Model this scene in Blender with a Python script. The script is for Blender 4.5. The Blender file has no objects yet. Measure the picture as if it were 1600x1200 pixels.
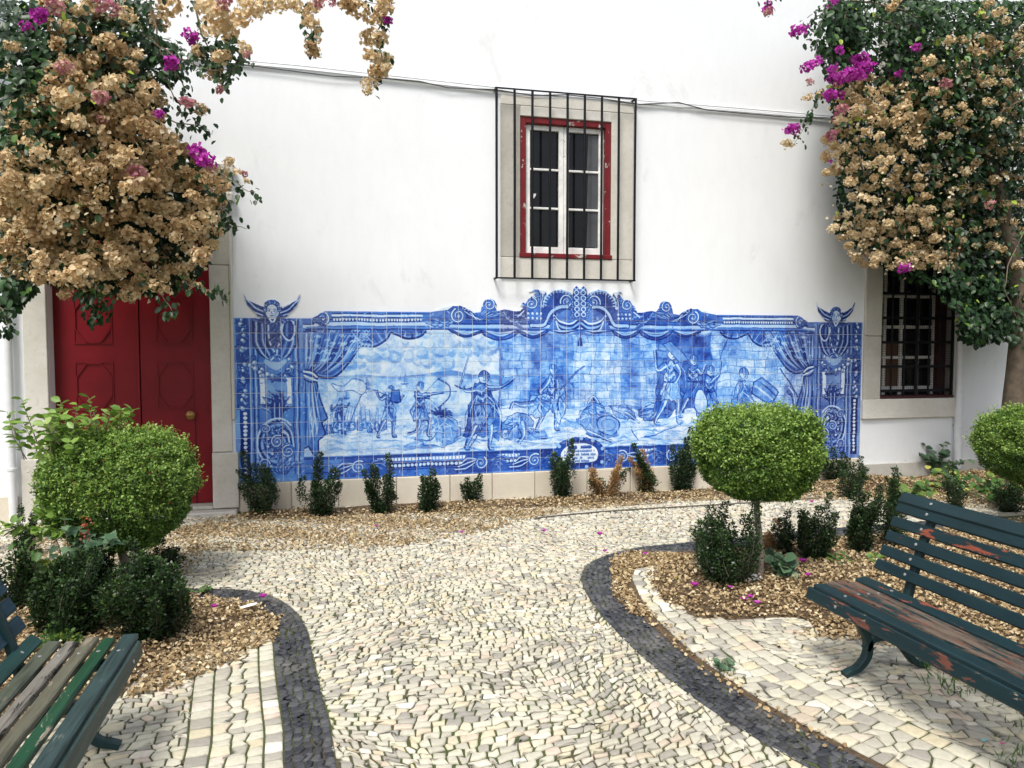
import bpy, bmesh, math, random
import numpy as np
from mathutils import Vector, Matrix
SC = bpy.context.scene
COL = SC.collection
# ---------------------------------------------------------------- camera, sky, sun, exposure
CAM = np.array([0., -7.55, 1.58]); YAW = math.radians(13.8); PIT = math.radians(3.1); FPX = 1200.
cd = bpy.data.cameras.new('camera'); cam = bpy.data.objects.new('camera', cd); COL.objects.link(cam)
cam.location = CAM; cam.rotation_euler = (math.radians(90)-PIT, 0, -YAW)
cd.sensor_width = 36; cd.lens = 27.0; cd.clip_start = .05; cd.clip_end = 500
SC.camera = cam
SUN_EL, SUN_AZ = 58, 212          # azimuth clockwise from +Y: behind the camera, a little to its left
w = bpy.data.worlds.new('World'); SC.world = w; w.use_nodes = True
nt = w.node_tree; bg = nt.nodes['Background']
sk = nt.nodes.new('ShaderNodeTexSky'); sk.sky_type = 'NISHITA'; sk.sun_disc = False
sk.sun_elevation = math.radians(SUN_EL); sk.sun_rotation = math.radians(SUN_AZ); sk.air_density = 1.0; sk.dust_density = 4.0; sk.ozone_density = .6
hs = nt.nodes.new('ShaderNodeHueSaturation'); hs.inputs['Saturation'].default_value = .6
nt.links.new(sk.outputs[0], hs.inputs['Color']); nt.links.new(hs.outputs[0], bg.inputs[0]); bg.inputs[1].default_value = .13
sl = bpy.data.lights.new('sun', 'SUN'); sl.energy = 2.1; sl.angle = math.radians(16); sl.color = (1, .965, .91)
so = bpy.data.objects.new('sun', sl); COL.objects.link(so); so.location = (0, -10, 20)
sdir = Vector((math.sin(math.radians(SUN_AZ))*math.cos(math.radians(SUN_EL)), math.cos(math.radians(SUN_AZ))*math.cos(math.radians(SUN_EL)), math.sin(math.radians(SUN_EL))))
so.rotation_euler = (-sdir).to_track_quat('-Z', 'Y').to_euler()
vs = SC.view_settings; vs.view_transform = 'Standard'; vs.look = 'None'; vs.exposure = 0.56; vs.gamma = 1; vs.use_curve_mapping = False
SC.cycles.max_bounces = 8; SC.cycles.diffuse_bounces = 4; SC.cycles.transparent_max_bounces = 8

# ---------------------------------------------------------------- measuring: a sight line met with the ground or an upright plane
fw = np.array([math.sin(YAW)*math.cos(PIT), math.cos(YAW)*math.cos(PIT), -math.sin(PIT)])
rt = np.array([math.cos(YAW), -math.sin(YAW), 0.]); upv = np.cross(rt, fw)
def ray(px, py): return fw+rt*(px-800)/FPX-upv*(py-600)/FPX
def G(px, py, z=0.):
    d = ray(px, py); return CAM+d*(z-CAM[2])/d[2]
def Wp(px, py, y=0.):
    d = ray(px, py); return CAM+d*(y-CAM[1])/d[1]
def GX(*pts): return np.array([G(*p)[:2] for p in pts])

# ---------------------------------------------------------------- object helpers
def tag(o, label=None, cat=None, group=None, kind=None):
    if label: o['label'] = label
    if cat: o['category'] = cat
    if group: o['group'] = group
    if kind: o['kind'] = kind
    return o
def empty(name, loc=(0, 0, 0), rz=0.):
    o = bpy.data.objects.new(name, None); COL.objects.link(o); o.location = loc; o.rotation_euler = (0, 0, rz); o.empty_display_size = .1
    return o
def link(name, me, parent=None, loc=None, rot=None, scale=None):
    o = bpy.data.objects.new(name, me); COL.objects.link(o)
    if parent: o.parent = parent
    if loc is not None: o.location = loc
    if rot is not None: o.rotation_euler = rot
    if scale is not None: o.scale = scale
    return o
def copy_tree(o, parent=None):
    c = o.copy(); COL.objects.link(c)
    if parent: c.parent = parent
    for ch in list(o.children): copy_tree(ch, c)
    return c
def mesh_np(name, V, F, mat, smooth=False, tint=None, mi=None):
    """V (n,3); F list of equal-length index arrays (blocks) or one array; tint per vertex."""
    me = bpy.data.meshes.new(name); V = np.asarray(V, np.float32)
    blocks = F if isinstance(F, list) else [F]
    blocks = [np.asarray(b, np.int32) for b in blocks if len(b)]
    me.vertices.add(len(V)); me.vertices.foreach_set('co', V.ravel())
    loops = np.concatenate([b.ravel() for b in blocks]); tot = np.concatenate([np.full(len(b), b.shape[1], np.int32) for b in blocks])
    st = np.concatenate([[0], np.cumsum(tot)[:-1]]).astype(np.int32)
    me.loops.add(len(loops)); me.loops.foreach_set('vertex_index', loops)
    me.polygons.add(len(tot)); me.polygons.foreach_set('loop_start', st); me.polygons.foreach_set('loop_total', tot)
    if smooth: me.polygons.foreach_set('use_smooth', np.ones(len(tot), bool))
    if tint is not None:
        a = me.attributes.new('tint', 'FLOAT', 'POINT'); a.data.foreach_set('value', np.asarray(tint, np.float32))
    for m in (mat if isinstance(mat, (list, tuple)) else [mat]): me.materials.append(m)
    if mi is not None: me.polygons.foreach_set('material_index', np.asarray(mi, np.int32))
    me.update(calc_edges=True); me.validate(); return me

class MB:
    """collects simple solids into one mesh"""
    def __init__(s): s.v = []; s.f = []
    def add(s, V, F):
        n = len(s.v); s.v += [tuple(map(float, p)) for p in V]; s.f += [tuple(i+n for i in f) for f in F]; return s
    def box(s, a, b, bev=0.):
        x0, y0, z0 = np.minimum(a, b); x1, y1, z1 = np.maximum(a, b)
        if bev <= 0:
            V = [(x, y, z) for x in (x0, x1) for y in (y0, y1) for z in (z0, z1)]
            return s.add(V, [(0, 1, 3, 2), (4, 6, 7, 5), (0, 4, 5, 1), (2, 3, 7, 6), (0, 2, 6, 4), (1, 5, 7, 3)])
        bev = min(bev, (x1-x0)*.45, (y1-y0)*.45, (z1-z0)*.45)
        bm = bmesh.new(); r = bmesh.ops.create_cube(bm, size=1)
        for v in bm.verts: v.co = Vector(((x0+x1)/2+v.co.x*(x1-x0), (y0+y1)/2+v.co.y*(y1-y0), (z0+z1)/2+v.co.z*(z1-z0)))
        bmesh.ops.bevel(bm, geom=bm.edges[:], offset=bev, segments=1, affect='EDGES')
        bm.verts.index_update(); V = [v.co[:] for v in bm.verts]; F = [tuple(v.index for v in f.verts) for f in bm.faces]; bm.free(); return s.add(V, F)
    def tube(s, pts, r, n=8, r2=None, cap=True):
        P = np.asarray(pts, float); m = len(P); rr = np.linspace(r, r if r2 is None else r2, m) if np.isscalar(r) else np.asarray(r)
        T = np.gradient(P, axis=0); T /= np.linalg.norm(T, axis=1)[:, None]+1e-9
        u = np.array([0, 0, 1.]) if abs(T[0][2]) < .9 else np.array([1., 0, 0]); V = []
        for i in range(m):
            a = np.cross(T[i], u); a /= np.linalg.norm(a)+1e-9; b = np.cross(a, T[i]); u = b if i else u; 
            for k in range(n): t = 2*math.pi*k/n; V.append(P[i]+rr[i]*(math.cos(t)*a+math.sin(t)*b))
            u = b
        F = [(i*n+k, i*n+(k+1) % n, (i+1)*n+(k+1) % n, (i+1)*n+k) for i in range(m-1) for k in range(n)]
        if cap: F += [tuple(range(n))[::-1], tuple((m-1)*n+k for k in range(n))]
        return s.add(V, F)
    def prism(s, poly, axis, a, b):
        """extrude a 2-D outline along an axis from a to b; outline in the other two axes"""
        n = len(poly); V = []
        for t in (a, b):
            for p in poly: q = [0, 0, 0]; o = [i for i in range(3) if i != axis]; q[o[0]] = p[0]; q[o[1]] = p[1]; q[axis] = t; V.append(q)
        F = [tuple(range(n))[::-1], tuple(range(n, 2*n))]+[(i, (i+1) % n, n+(i+1) % n, n+i) for i in range(n)]
        return s.add(V, F)
    def bar(s, p, q, w, h, up=(0, 0, 1)):
        p, q = np.array(p, float), np.array(q, float); d = q-p; d /= np.linalg.norm(d); a = np.cross(d, up); a /= np.linalg.norm(a); b = np.cross(a, d)
        V = [c+sa*a*w/2+sb*b*h/2 for c in (p, q) for sa, sb in ((-1, -1), (1, -1), (1, 1), (-1, 1))]
        return s.add(V, [(0, 1, 2, 3)[::-1], (4, 5, 6, 7), (0, 1, 5, 4), (1, 2, 6, 5), (2, 3, 7, 6), (3, 0, 4, 7)])
    def lathe(s, c, prof, axis=2, n=16):
        V = []
        for r, h in prof:
            for k in range(n):
                t = 2*math.pi*k/n; q = [r*math.cos(t), r*math.sin(t)]; q.insert(axis, h); V.append(np.array(c)+q)
        m = len(prof); F = [(i*n+k, i*n+(k+1) % n, (i+1)*n+(k+1) % n, (i+1)*n+k) for i in range(m-1) for k in range(n)]+[tuple(range(n))[::-1], tuple((m-1)*n+k for k in range(n))]
        return s.add(V, F)
    def mesh(s, name, mat, smooth=False):
        me = bpy.data.meshes.new(name); me.from_pydata(s.v, [], s.f); me.materials.append(mat)
        bm = bmesh.new(); bm.from_mesh(me); bmesh.ops.recalc_face_normals(bm, faces=bm.faces[:]); bm.to_mesh(me); bm.free()
        if smooth:
            me.polygons.foreach_set('use_smooth', [True]*len(me.polygons)); me.set_sharp_from_angle(angle=math.radians(40))
        me.update(); return me
    def build(s, name, mat, parent=None, smooth=False, **k): return link(name, s.mesh(name, mat, smooth), parent, **k)

# ---------------------------------------------------------------- materials
def newmat(name):
    m = bpy.data.materials.new(name); m.use_nodes = True; nt = m.node_tree; b = nt.nodes['Principled BSDF']
    return m, nt, b
def N(nt, t, **k):
    n = nt.nodes.new(t)
    for a, v in k.items():
        if a in n.inputs: n.inputs[a].default_value = v
        else: setattr(n, a, v)
    return n
def ramp(nt, src, stops, interp='LINEAR'):
    r = nt.nodes.new('ShaderNodeValToRGB'); r.color_ramp.interpolation = interp; e = r.color_ramp.elements
    while len(e) < len(stops): e.new(.5)
    for i, (p, c) in enumerate(stops): e[i].position = p; e[i].color = (*c, 1) if len(c) == 3 else c
    nt.links.new(src, r.inputs[0]); return r.outputs[0]
def noise(nt, scale, detail=4, rough=.55, co=None, dist=0.):
    n = nt.nodes.new('ShaderNodeTexNoise'); n.inputs['Scale'].default_value = scale; n.inputs['Detail'].default_value = detail; n.inputs['Roughness'].default_value = rough; n.inputs['Distortion'].default_value = dist
    if co is not None: nt.links.new(co, n.inputs['Vector'])
    return n.outputs['Fac']
def mixc(nt, f, a, b, mode='MIX'):
    m = nt.nodes.new('ShaderNodeMix'); m.data_type = 'RGBA'; m.blend_type = mode
    for s, v in ((m.inputs[0], f), (m.inputs[6], a), (m.inputs[7], b)):
        if isinstance(v, (int, float)): s.default_value = v
        elif isinstance(v, (tuple, list)): s.default_value = (*v, 1)
        else: nt.links.new(v, s)
    return m.outputs[2]
def bumpn(nt, b, h, strength=.3, dist=.01):
    n = nt.nodes.new('ShaderNodeBump'); n.inputs['Strength'].default_value = strength; n.inputs['Distance'].default_value = dist
    nt.links.new(h, n.inputs['Height']); nt.links.new(n.outputs[0], b.inputs['Normal'])
def objco(nt, world=True):
    return nt.nodes.new('ShaderNodeNewGeometry').outputs['Position'] if world else nt.nodes.new('ShaderNodeTexCoord').outputs['Object']
def mapped(nt, co, scale):
    m = nt.nodes.new('ShaderNodeMapping'); m.inputs['Scale'].default_value = scale; nt.links.new(co, m.inputs['Vector']); return m.outputs[0]
def plain(name, col, rough=.6, metal=0., var=.12, scale=12, bump=.2):
    m, nt, b = newmat(name); co = objco(nt)
    c2 = tuple(max(0, c*(1-var)) for c in col); c3 = tuple(min(1, c*(1+var)) for c in col)
    nt.links.new(ramp(nt, noise(nt, scale, 5, .6, co), [(.3, c2), (.7, c3)]), b.inputs['Base Color'])
    b.inputs['Roughness'].default_value = rough; b.inputs['Metallic'].default_value = metal
    if bump: bumpn(nt, b, noise(nt, scale*6, 4, .6, co), bump, .004)
    return m
def leafmat(name, stops, rough=.5, trans=.25, spec=.4, objvar=0.):
    m, nt, b = newmat(name); at = nt.nodes.new('ShaderNodeAttribute'); at.attribute_name = 'tint'
    src = at.outputs['Fac']
    if objvar:
        oi = nt.nodes.new('ShaderNodeObjectInfo'); mm = N(nt, 'ShaderNodeMath', operation='MULTIPLY_ADD'); nt.links.new(oi.outputs['Random'], mm.inputs[0]); mm.inputs[1].default_value = objvar; 
        sb = N(nt, 'ShaderNodeMath', operation='SUBTRACT'); nt.links.new(src, sb.inputs[0]); sb.inputs[1].default_value = objvar/2; nt.links.new(sb.outputs[0], mm.inputs[2]); src = mm.outputs[0]
    c = ramp(nt, src, stops); nt.links.new(c, b.inputs['Base Color']); b.inputs['Roughness'].default_value = rough; b.inputs['Specular IOR Level'].default_value = spec
    t = nt.nodes.new('ShaderNodeBsdfTranslucent'); nt.links.new(c, t.inputs['Color']); mx = nt.nodes.new('ShaderNodeMixShader'); mx.inputs[0].default_value = trans
    nt.links.new(b.outputs[0], mx.inputs[1]); nt.links.new(t.outputs[0], mx.inputs[2]); nt.links.new(mx.outputs[0], nt.nodes['Material Output'].inputs['Surface'])
    return m
M = {}
def plaster():
    m, nt, b = newmat('white_plaster'); co = objco(nt); n1 = noise(nt, .9, 6, .6, co); n2 = noise(nt, 9, 5, .6, mapped(nt, co, (1, 1, .35)))
    c = mixc(nt, ramp(nt, n2, [(.45, (0, 0, 0)), (.8, (1, 1, 1))]), ramp(nt, n1, [(.3, (.81, .84, .865)), (.7, (.85, .875, .895))]), (.80, .825, .845))
    sp = nt.nodes.new('ShaderNodeSeparateXYZ'); nt.links.new(co, sp.inputs[0]); mr = N(nt, 'ShaderNodeMapRange'); nt.links.new(sp.outputs[2], mr.inputs[0]); mr.inputs[1].default_value = .0; mr.inputs[2].default_value = .9; mr.inputs[3].default_value = .5; mr.inputs[4].default_value = 0.
    c = mixc(nt, ramp(nt, noise(nt, 2.6, 9, .72, mapped(nt, co, (1, 1, .5)), .6), [(.60, (0, 0, 0)), (.66, (.5,)*3)]), c, (.70, .715, .72))
    mu = N(nt, 'ShaderNodeMath', operation='MULTIPLY'); nt.links.new(mr.outputs[0], mu.inputs[0]); nt.links.new(noise(nt, 5, 6, .7, co), mu.inputs[1])
    c = mixc(nt, mu.outputs[0], c, (.50, .46, .38)); nt.links.new(c, b.inputs['Base Color']); b.inputs['Roughness'].default_value = .85
    bumpn(nt, b, noise(nt, 22, 6, .65, co), .25, .006); return m
M['plaster'] = plaster()
def limestone(name, a, bb, pit=.5, dirt=(.30, .26, .20)):
    m, nt, b = newmat(name); co = objco(nt); oi = nt.nodes.new('ShaderNodeObjectInfo')
    c = ramp(nt, noise(nt, 3.5, 7, .65, co), [(.3, a), (.72, bb)])
    c = mixc(nt, ramp(nt, noise(nt, 26, 6, .75, co), [(.52, (0, 0, 0)), (.72, (pit, pit, pit))]), c, dirt)
    c = mixc(nt, .5, c, mixc(nt, oi.outputs['Random'], tuple(x*.82 for x in a), tuple(min(.8, x*1.1) for x in bb)))
    nt.links.new(c, b.inputs['Base Color']); b.inputs['Roughness'].default_value = .8; bumpn(nt, b, noise(nt, 45, 8, .75, co), .5, .006); return m
M['stone'] = limestone('pale_limestone', (.50, .47, .40), (.74, .72, .67), .6)
M['greystone'] = limestone('weathered_grey_limestone', (.42, .40, .35), (.64, .62, .57), .65)
M['plinth'] = limestone('cream_plinth_stone', (.56, .50, .39), (.72, .67, .56), .35, (.40, .34, .25))
def tilemat(img_name, px, root):
    img = bpy.data.images.new(img_name, px.shape[1], px.shape[0], float_buffer=False); a = np.ones((px.shape[0], px.shape[1], 4), np.float32)
    a[..., :3] = np.where(px <= .0031308, px*12.92, 1.055*np.clip(px, 1e-6, 1)**(1/2.4)-.055); img.pixels.foreach_set(a.ravel()); img.update(); img.pack()
    m, nt, b = newmat('painted_glazed_tile'); tc = nt.nodes.new('ShaderNodeTexCoord'); tc.object = root
    mp = nt.nodes.new('ShaderNodeMapping'); mp.inputs['Scale'].default_value = (1/(MU*TS), 1, 1/(MV*TS)); nt.links.new(tc.outputs['Object'], mp.inputs['Vector'])
    sp = nt.nodes.new('ShaderNodeSeparateXYZ'); nt.links.new(mp.outputs[0], sp.inputs[0]); cb = nt.nodes.new('ShaderNodeCombineXYZ'); nt.links.new(sp.outputs[0], cb.inputs[0]); nt.links.new(sp.outputs[2], cb.inputs[1])
    ti = nt.nodes.new('ShaderNodeTexImage'); ti.image = img; ti.extension = 'EXTEND'; nt.links.new(cb.outputs[0], ti.inputs[0])
    nt.links.new(ti.outputs[0], b.inputs['Base Color']); b.inputs['Roughness'].default_value = .22; b.inputs['Specular IOR Level'].default_value = .45
    bumpn(nt, b, noise(nt, 9, 3, .5, objco(nt)), .12, .01); return m
M['grout'] = plain('white_grout', (.80, .81, .80), .9, var=.08, scale=20)
def paintmat(name, col, chip, chipcol, scale, rough=.45, stretch=(1, 1, 1), wear2=None, grain=0.):
    """old paint over something else: flaked where noise says so"""
    m, nt, b = newmat(name); co = mapped(nt, objco(nt), stretch); n = noise(nt, scale, 9, .68, co, .4)
    f = ramp(nt, n, [(chip, (0, 0, 0)), (chip+.02, (1, 1, 1))])
    base = ramp(nt, noise(nt, scale*.6, 6, .6, co), [(.3, tuple(c*.8 for c in col)), (.7, tuple(min(1, c*1.2) for c in col))])
    under = ramp(nt, noise(nt, scale*3, 5, .7, co), [(.3, tuple(c*.6 for c in chipcol)), (.7, chipcol)])
    c = mixc(nt, f, base, under)
    if wear2:
        f2 = ramp(nt, noise(nt, scale*1.7, 9, .72, co, .2), [(wear2[0], (0, 0, 0)), (wear2[0]+.02, (1, 1, 1))]); c = mixc(nt, f2, c, wear2[1])
    gr_ = None
    if grain:
        gr_ = ramp(nt, noise(nt, 1., 7, .75, mapped(nt, objco(nt), (95, 3.2, 95)), .3), [(.36, (0, 0, 0)), (.50, (1, 1, 1))])
        c = mixc(nt, grain, c, mixc(nt, 1., c, mixc(nt, gr_, (.16, .15, .13), (1.15, 1.15, 1.15)), 'MULTIPLY'))
    nt.links.new(c, b.inputs['Base Color'])
    b.inputs['Specular IOR Level'].default_value = .3
    rr = mixc(nt, f, (rough,)*3, (.85,)*3); nt.links.new(rr, b.inputs['Roughness'])
    iv = N(nt, 'ShaderNodeMath', operation='SUBTRACT'); iv.inputs[0].default_value = 1; nt.links.new(f, iv.inputs[1])
    ad = N(nt, 'ShaderNodeMath', operation='MULTIPLY_ADD'); nt.links.new(noise(nt, scale*8, 4, .6, co), ad.inputs[0]); ad.inputs[1].default_value = .25; nt.links.new(iv.outputs[0], ad.inputs[2])
    bumpn(nt, b, ad.outputs[0], .5, .0025); return m
M['red'] = paintmat('dark_red_door_paint', (.185, .006, .012), .80, (.25, .12, .09), 3.0, .42)
M['redframe'] = paintmat('flaking_red_paint', (.17, .012, .016), .60, (.62, .58, .52), 11, .5)
M['whitewood'] = paintmat('white_window_paint', (.80, .80, .78), .64, (.42, .38, .32), 12, .5)
M['iron'] = plain('black_iron', (.012, .012, .015), .45, .3, .3, 30)
M['iron'].node_tree.nodes['Principled BSDF'].inputs['Specular IOR Level'].default_value = .2
M['darkred'] = plain('dark_red_jamb', (.05, .007, .008), .6)
M['castiron'] = paintmat('dark_green_cast_iron', (.012, .035, .038), .68, (.05, .045, .04), 22, .45)
M['pvc'] = plain('white_pipe', (.72, .74, .76), .4, var=.06, bump=.05)
M['cable'] = plain('dark_cable', (.06, .06, .07), .6)
M['brass'] = plain('aged_brass', (.32, .19, .07), .38, .9, .2, 30, .05)
def glassm(name, col):
    m, nt, b = newmat(name); co = objco(nt)
    nt.links.new(ramp(nt, noise(nt, 3, 4, .6, co), [(.35, tuple(c*.6 for c in col)), (.7, col)]), b.inputs['Base Color']); b.inputs['Roughness'].default_value = .06; b.inputs['Specular IOR Level'].default_value = .28; return m
M['glass'] = glassm('dark_window_glass', (.010, .011, .013))
M['glasspale'] = glassm('window_glass_before_curtain', (.10, .105, .11))
M['board'] = plain('brown_board', (.12, .06, .03), .8)
M['dark'] = plain('dark_room', (.008, .008, .01), .9, bump=0)
def stonetint(name, stops, rough=.75, mott=.3, dirt=(.12, .10, .07), bump=.4):
    m, nt, b = newmat(name); at = nt.nodes.new('ShaderNodeAttribute'); at.attribute_name = 'tint'; co = objco(nt)
    c = ramp(nt, at.outputs['Fac'], stops)
    c = mixc(nt, ramp(nt, noise(nt, 40, 6, .7, co), [(.45, (0, 0, 0)), (.8, (mott,)*3)]), c, dirt)
    c = mixc(nt, ramp(nt, noise(nt, 2.2, 5, .6, co), [(.48, (0, 0, 0)), (.75, (.35,)*3)]), c, tuple(x*1.6 for x in dirt))
    nt.links.new(c, b.inputs['Base Color']); b.inputs['Roughness'].default_value = rough; b.inputs['Specular IOR Level'].default_value = .3; bumpn(nt, b, noise(nt, 90, 6, .7, co), bump, .004); return m
M['cobble'] = stonetint('cream_limestone_setts', [(0, (.30, .285, .25)), (.12, (.40, .38, .32)), (.3, (.49, .47, .38)), (.6, (.58, .56, .45)), (.8, (.58, .52, .36)), (.9, (.56, .47, .38)), (1, (.72, .70, .60))])
M['basalt'] = stonetint('dark_basalt_setts', [(0, (.018, .021, .028)), (.5, (.040, .043, .052)), (1, (.085, .087, .095))], .6, .25, (.16, .15, .12))
def soilm():
    m, nt, b = newmat('sandy_soil'); co = objco(nt)
    c = ramp(nt, noise(nt, 30, 8, .75, co), [(.3, (.05, .035, .02)), (.55, (.13, .085, .045)), (.75, (.30, .21, .11))])
    nt.links.new(c, b.inputs['Base Color']); b.inputs['Roughness'].default_value = .95; bumpn(nt, b, noise(nt, 60, 8, .8, co), .8, .02); return m
M['soil'] = soilm()
def jointm():
    m, nt, b = newmat('mossy_joint_sand'); co = objco(nt)
    c = ramp(nt, noise(nt, 60, 6, .7, co), [(.3, (.035, .03, .018)), (.7, (.11, .09, .055))])
    f = ramp(nt, noise(nt, 1.6, 6, .65, co), [(.36, (0, 0, 0)), (.52, (.9,)*3)])
    c = mixc(nt, f, c, ramp(nt, noise(nt, 80, 4, .6, co), [(.3, (.030, .045, .010)), (.7, (.085, .115, .028))])); nt.links.new(c, b.inputs['Base Color']); b.inputs['Roughness'].default_value = .95; bumpn(nt, b, noise(nt, 150, 6, .7, co), .6, .006); return m
M['joint'] = jointm()
M['bark'] = plain('grey_bark', (.22, .19, .15), .85, var=.3, scale=18, bump=.6)
M['barkdark'] = plain('brown_bark', (.11, .085, .06), .9, var=.4, scale=12, bump=.9)
M['twig'] = plain('dry_twig', (.20, .16, .11), .9)
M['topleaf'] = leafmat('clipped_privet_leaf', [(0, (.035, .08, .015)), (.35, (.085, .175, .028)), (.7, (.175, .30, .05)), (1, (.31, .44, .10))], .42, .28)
M['brightleaf'] = leafmat('young_privet_leaf', [(0, (.09, .18, .03)), (.6, (.20, .34, .06)), (1, (.32, .44, .12))], .4, .3)
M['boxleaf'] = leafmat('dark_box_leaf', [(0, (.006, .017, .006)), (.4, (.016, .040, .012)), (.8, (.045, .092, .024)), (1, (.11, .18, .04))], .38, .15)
M['deadleaf'] = leafmat('dead_brown_leaf', [(0, (.24, .13, .05)), (.5, (.46, .28, .12)), (1, (.62, .44, .22))], .7, .3)
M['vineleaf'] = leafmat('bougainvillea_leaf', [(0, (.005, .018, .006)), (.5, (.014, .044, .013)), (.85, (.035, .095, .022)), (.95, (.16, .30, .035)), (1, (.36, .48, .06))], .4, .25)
M['bract'] = leafmat('dried_tan_bract', [(0, (.32, .20, .10)), (.3, (.58, .42, .23)), (.65, (.78, .62, .38)), (1, (.90, .82, .60))], .75, .35, .2, .4)
M['palebract'] = leafmat('pale_dried_bract', [(0, (.42, .28, .14)), (.3, (.66, .50, .28)), (.65, (.82, .68, .44)), (1, (.90, .84, .66))], .75, .35, .2, .3)
M['pink'] = leafmat('magenta_bract', [(0, (.28, .015, .20)), (.5, (.50, .04, .42)), (1, (.68, .16, .58))], .6, .35, .2, .25)
M['mixed'] = leafmat('fading_pink_bract', [(0, (.40, .10, .20)), (.45, (.52, .22, .26)), (1, (.66, .48, .34))], .7, .3, .2, .3)
M['litter'] = leafmat('fallen_tan_bract', [(0, (.10, .062, .032)), (.3, (.28, .195, .10)), (.7, (.50, .385, .22)), (1, (.76, .66, .45))], .8, .2, .2)
M['weed'] = leafmat('mid_green_weed_leaf', [(0, (.03, .08, .02)), (.6, (.085, .18, .04)), (.85, (.22, .30, .05)), (1, (.42, .42, .10))], .5, .3)
M['greyweed'] = leafmat('blue_green_leaf', [(0, (.04, .09, .05)), (.6, (.10, .19, .10)), (1, (.20, .30, .16))], .5, .3)
M['redbud'] = leafmat('red_brown_bud', [(0, (.16, .03, .02)), (1, (.38, .10, .05))], .7, .2)
M['paper'] = plain('white_paper', (.82, .82, .80), .7, var=.03)
import math
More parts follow.
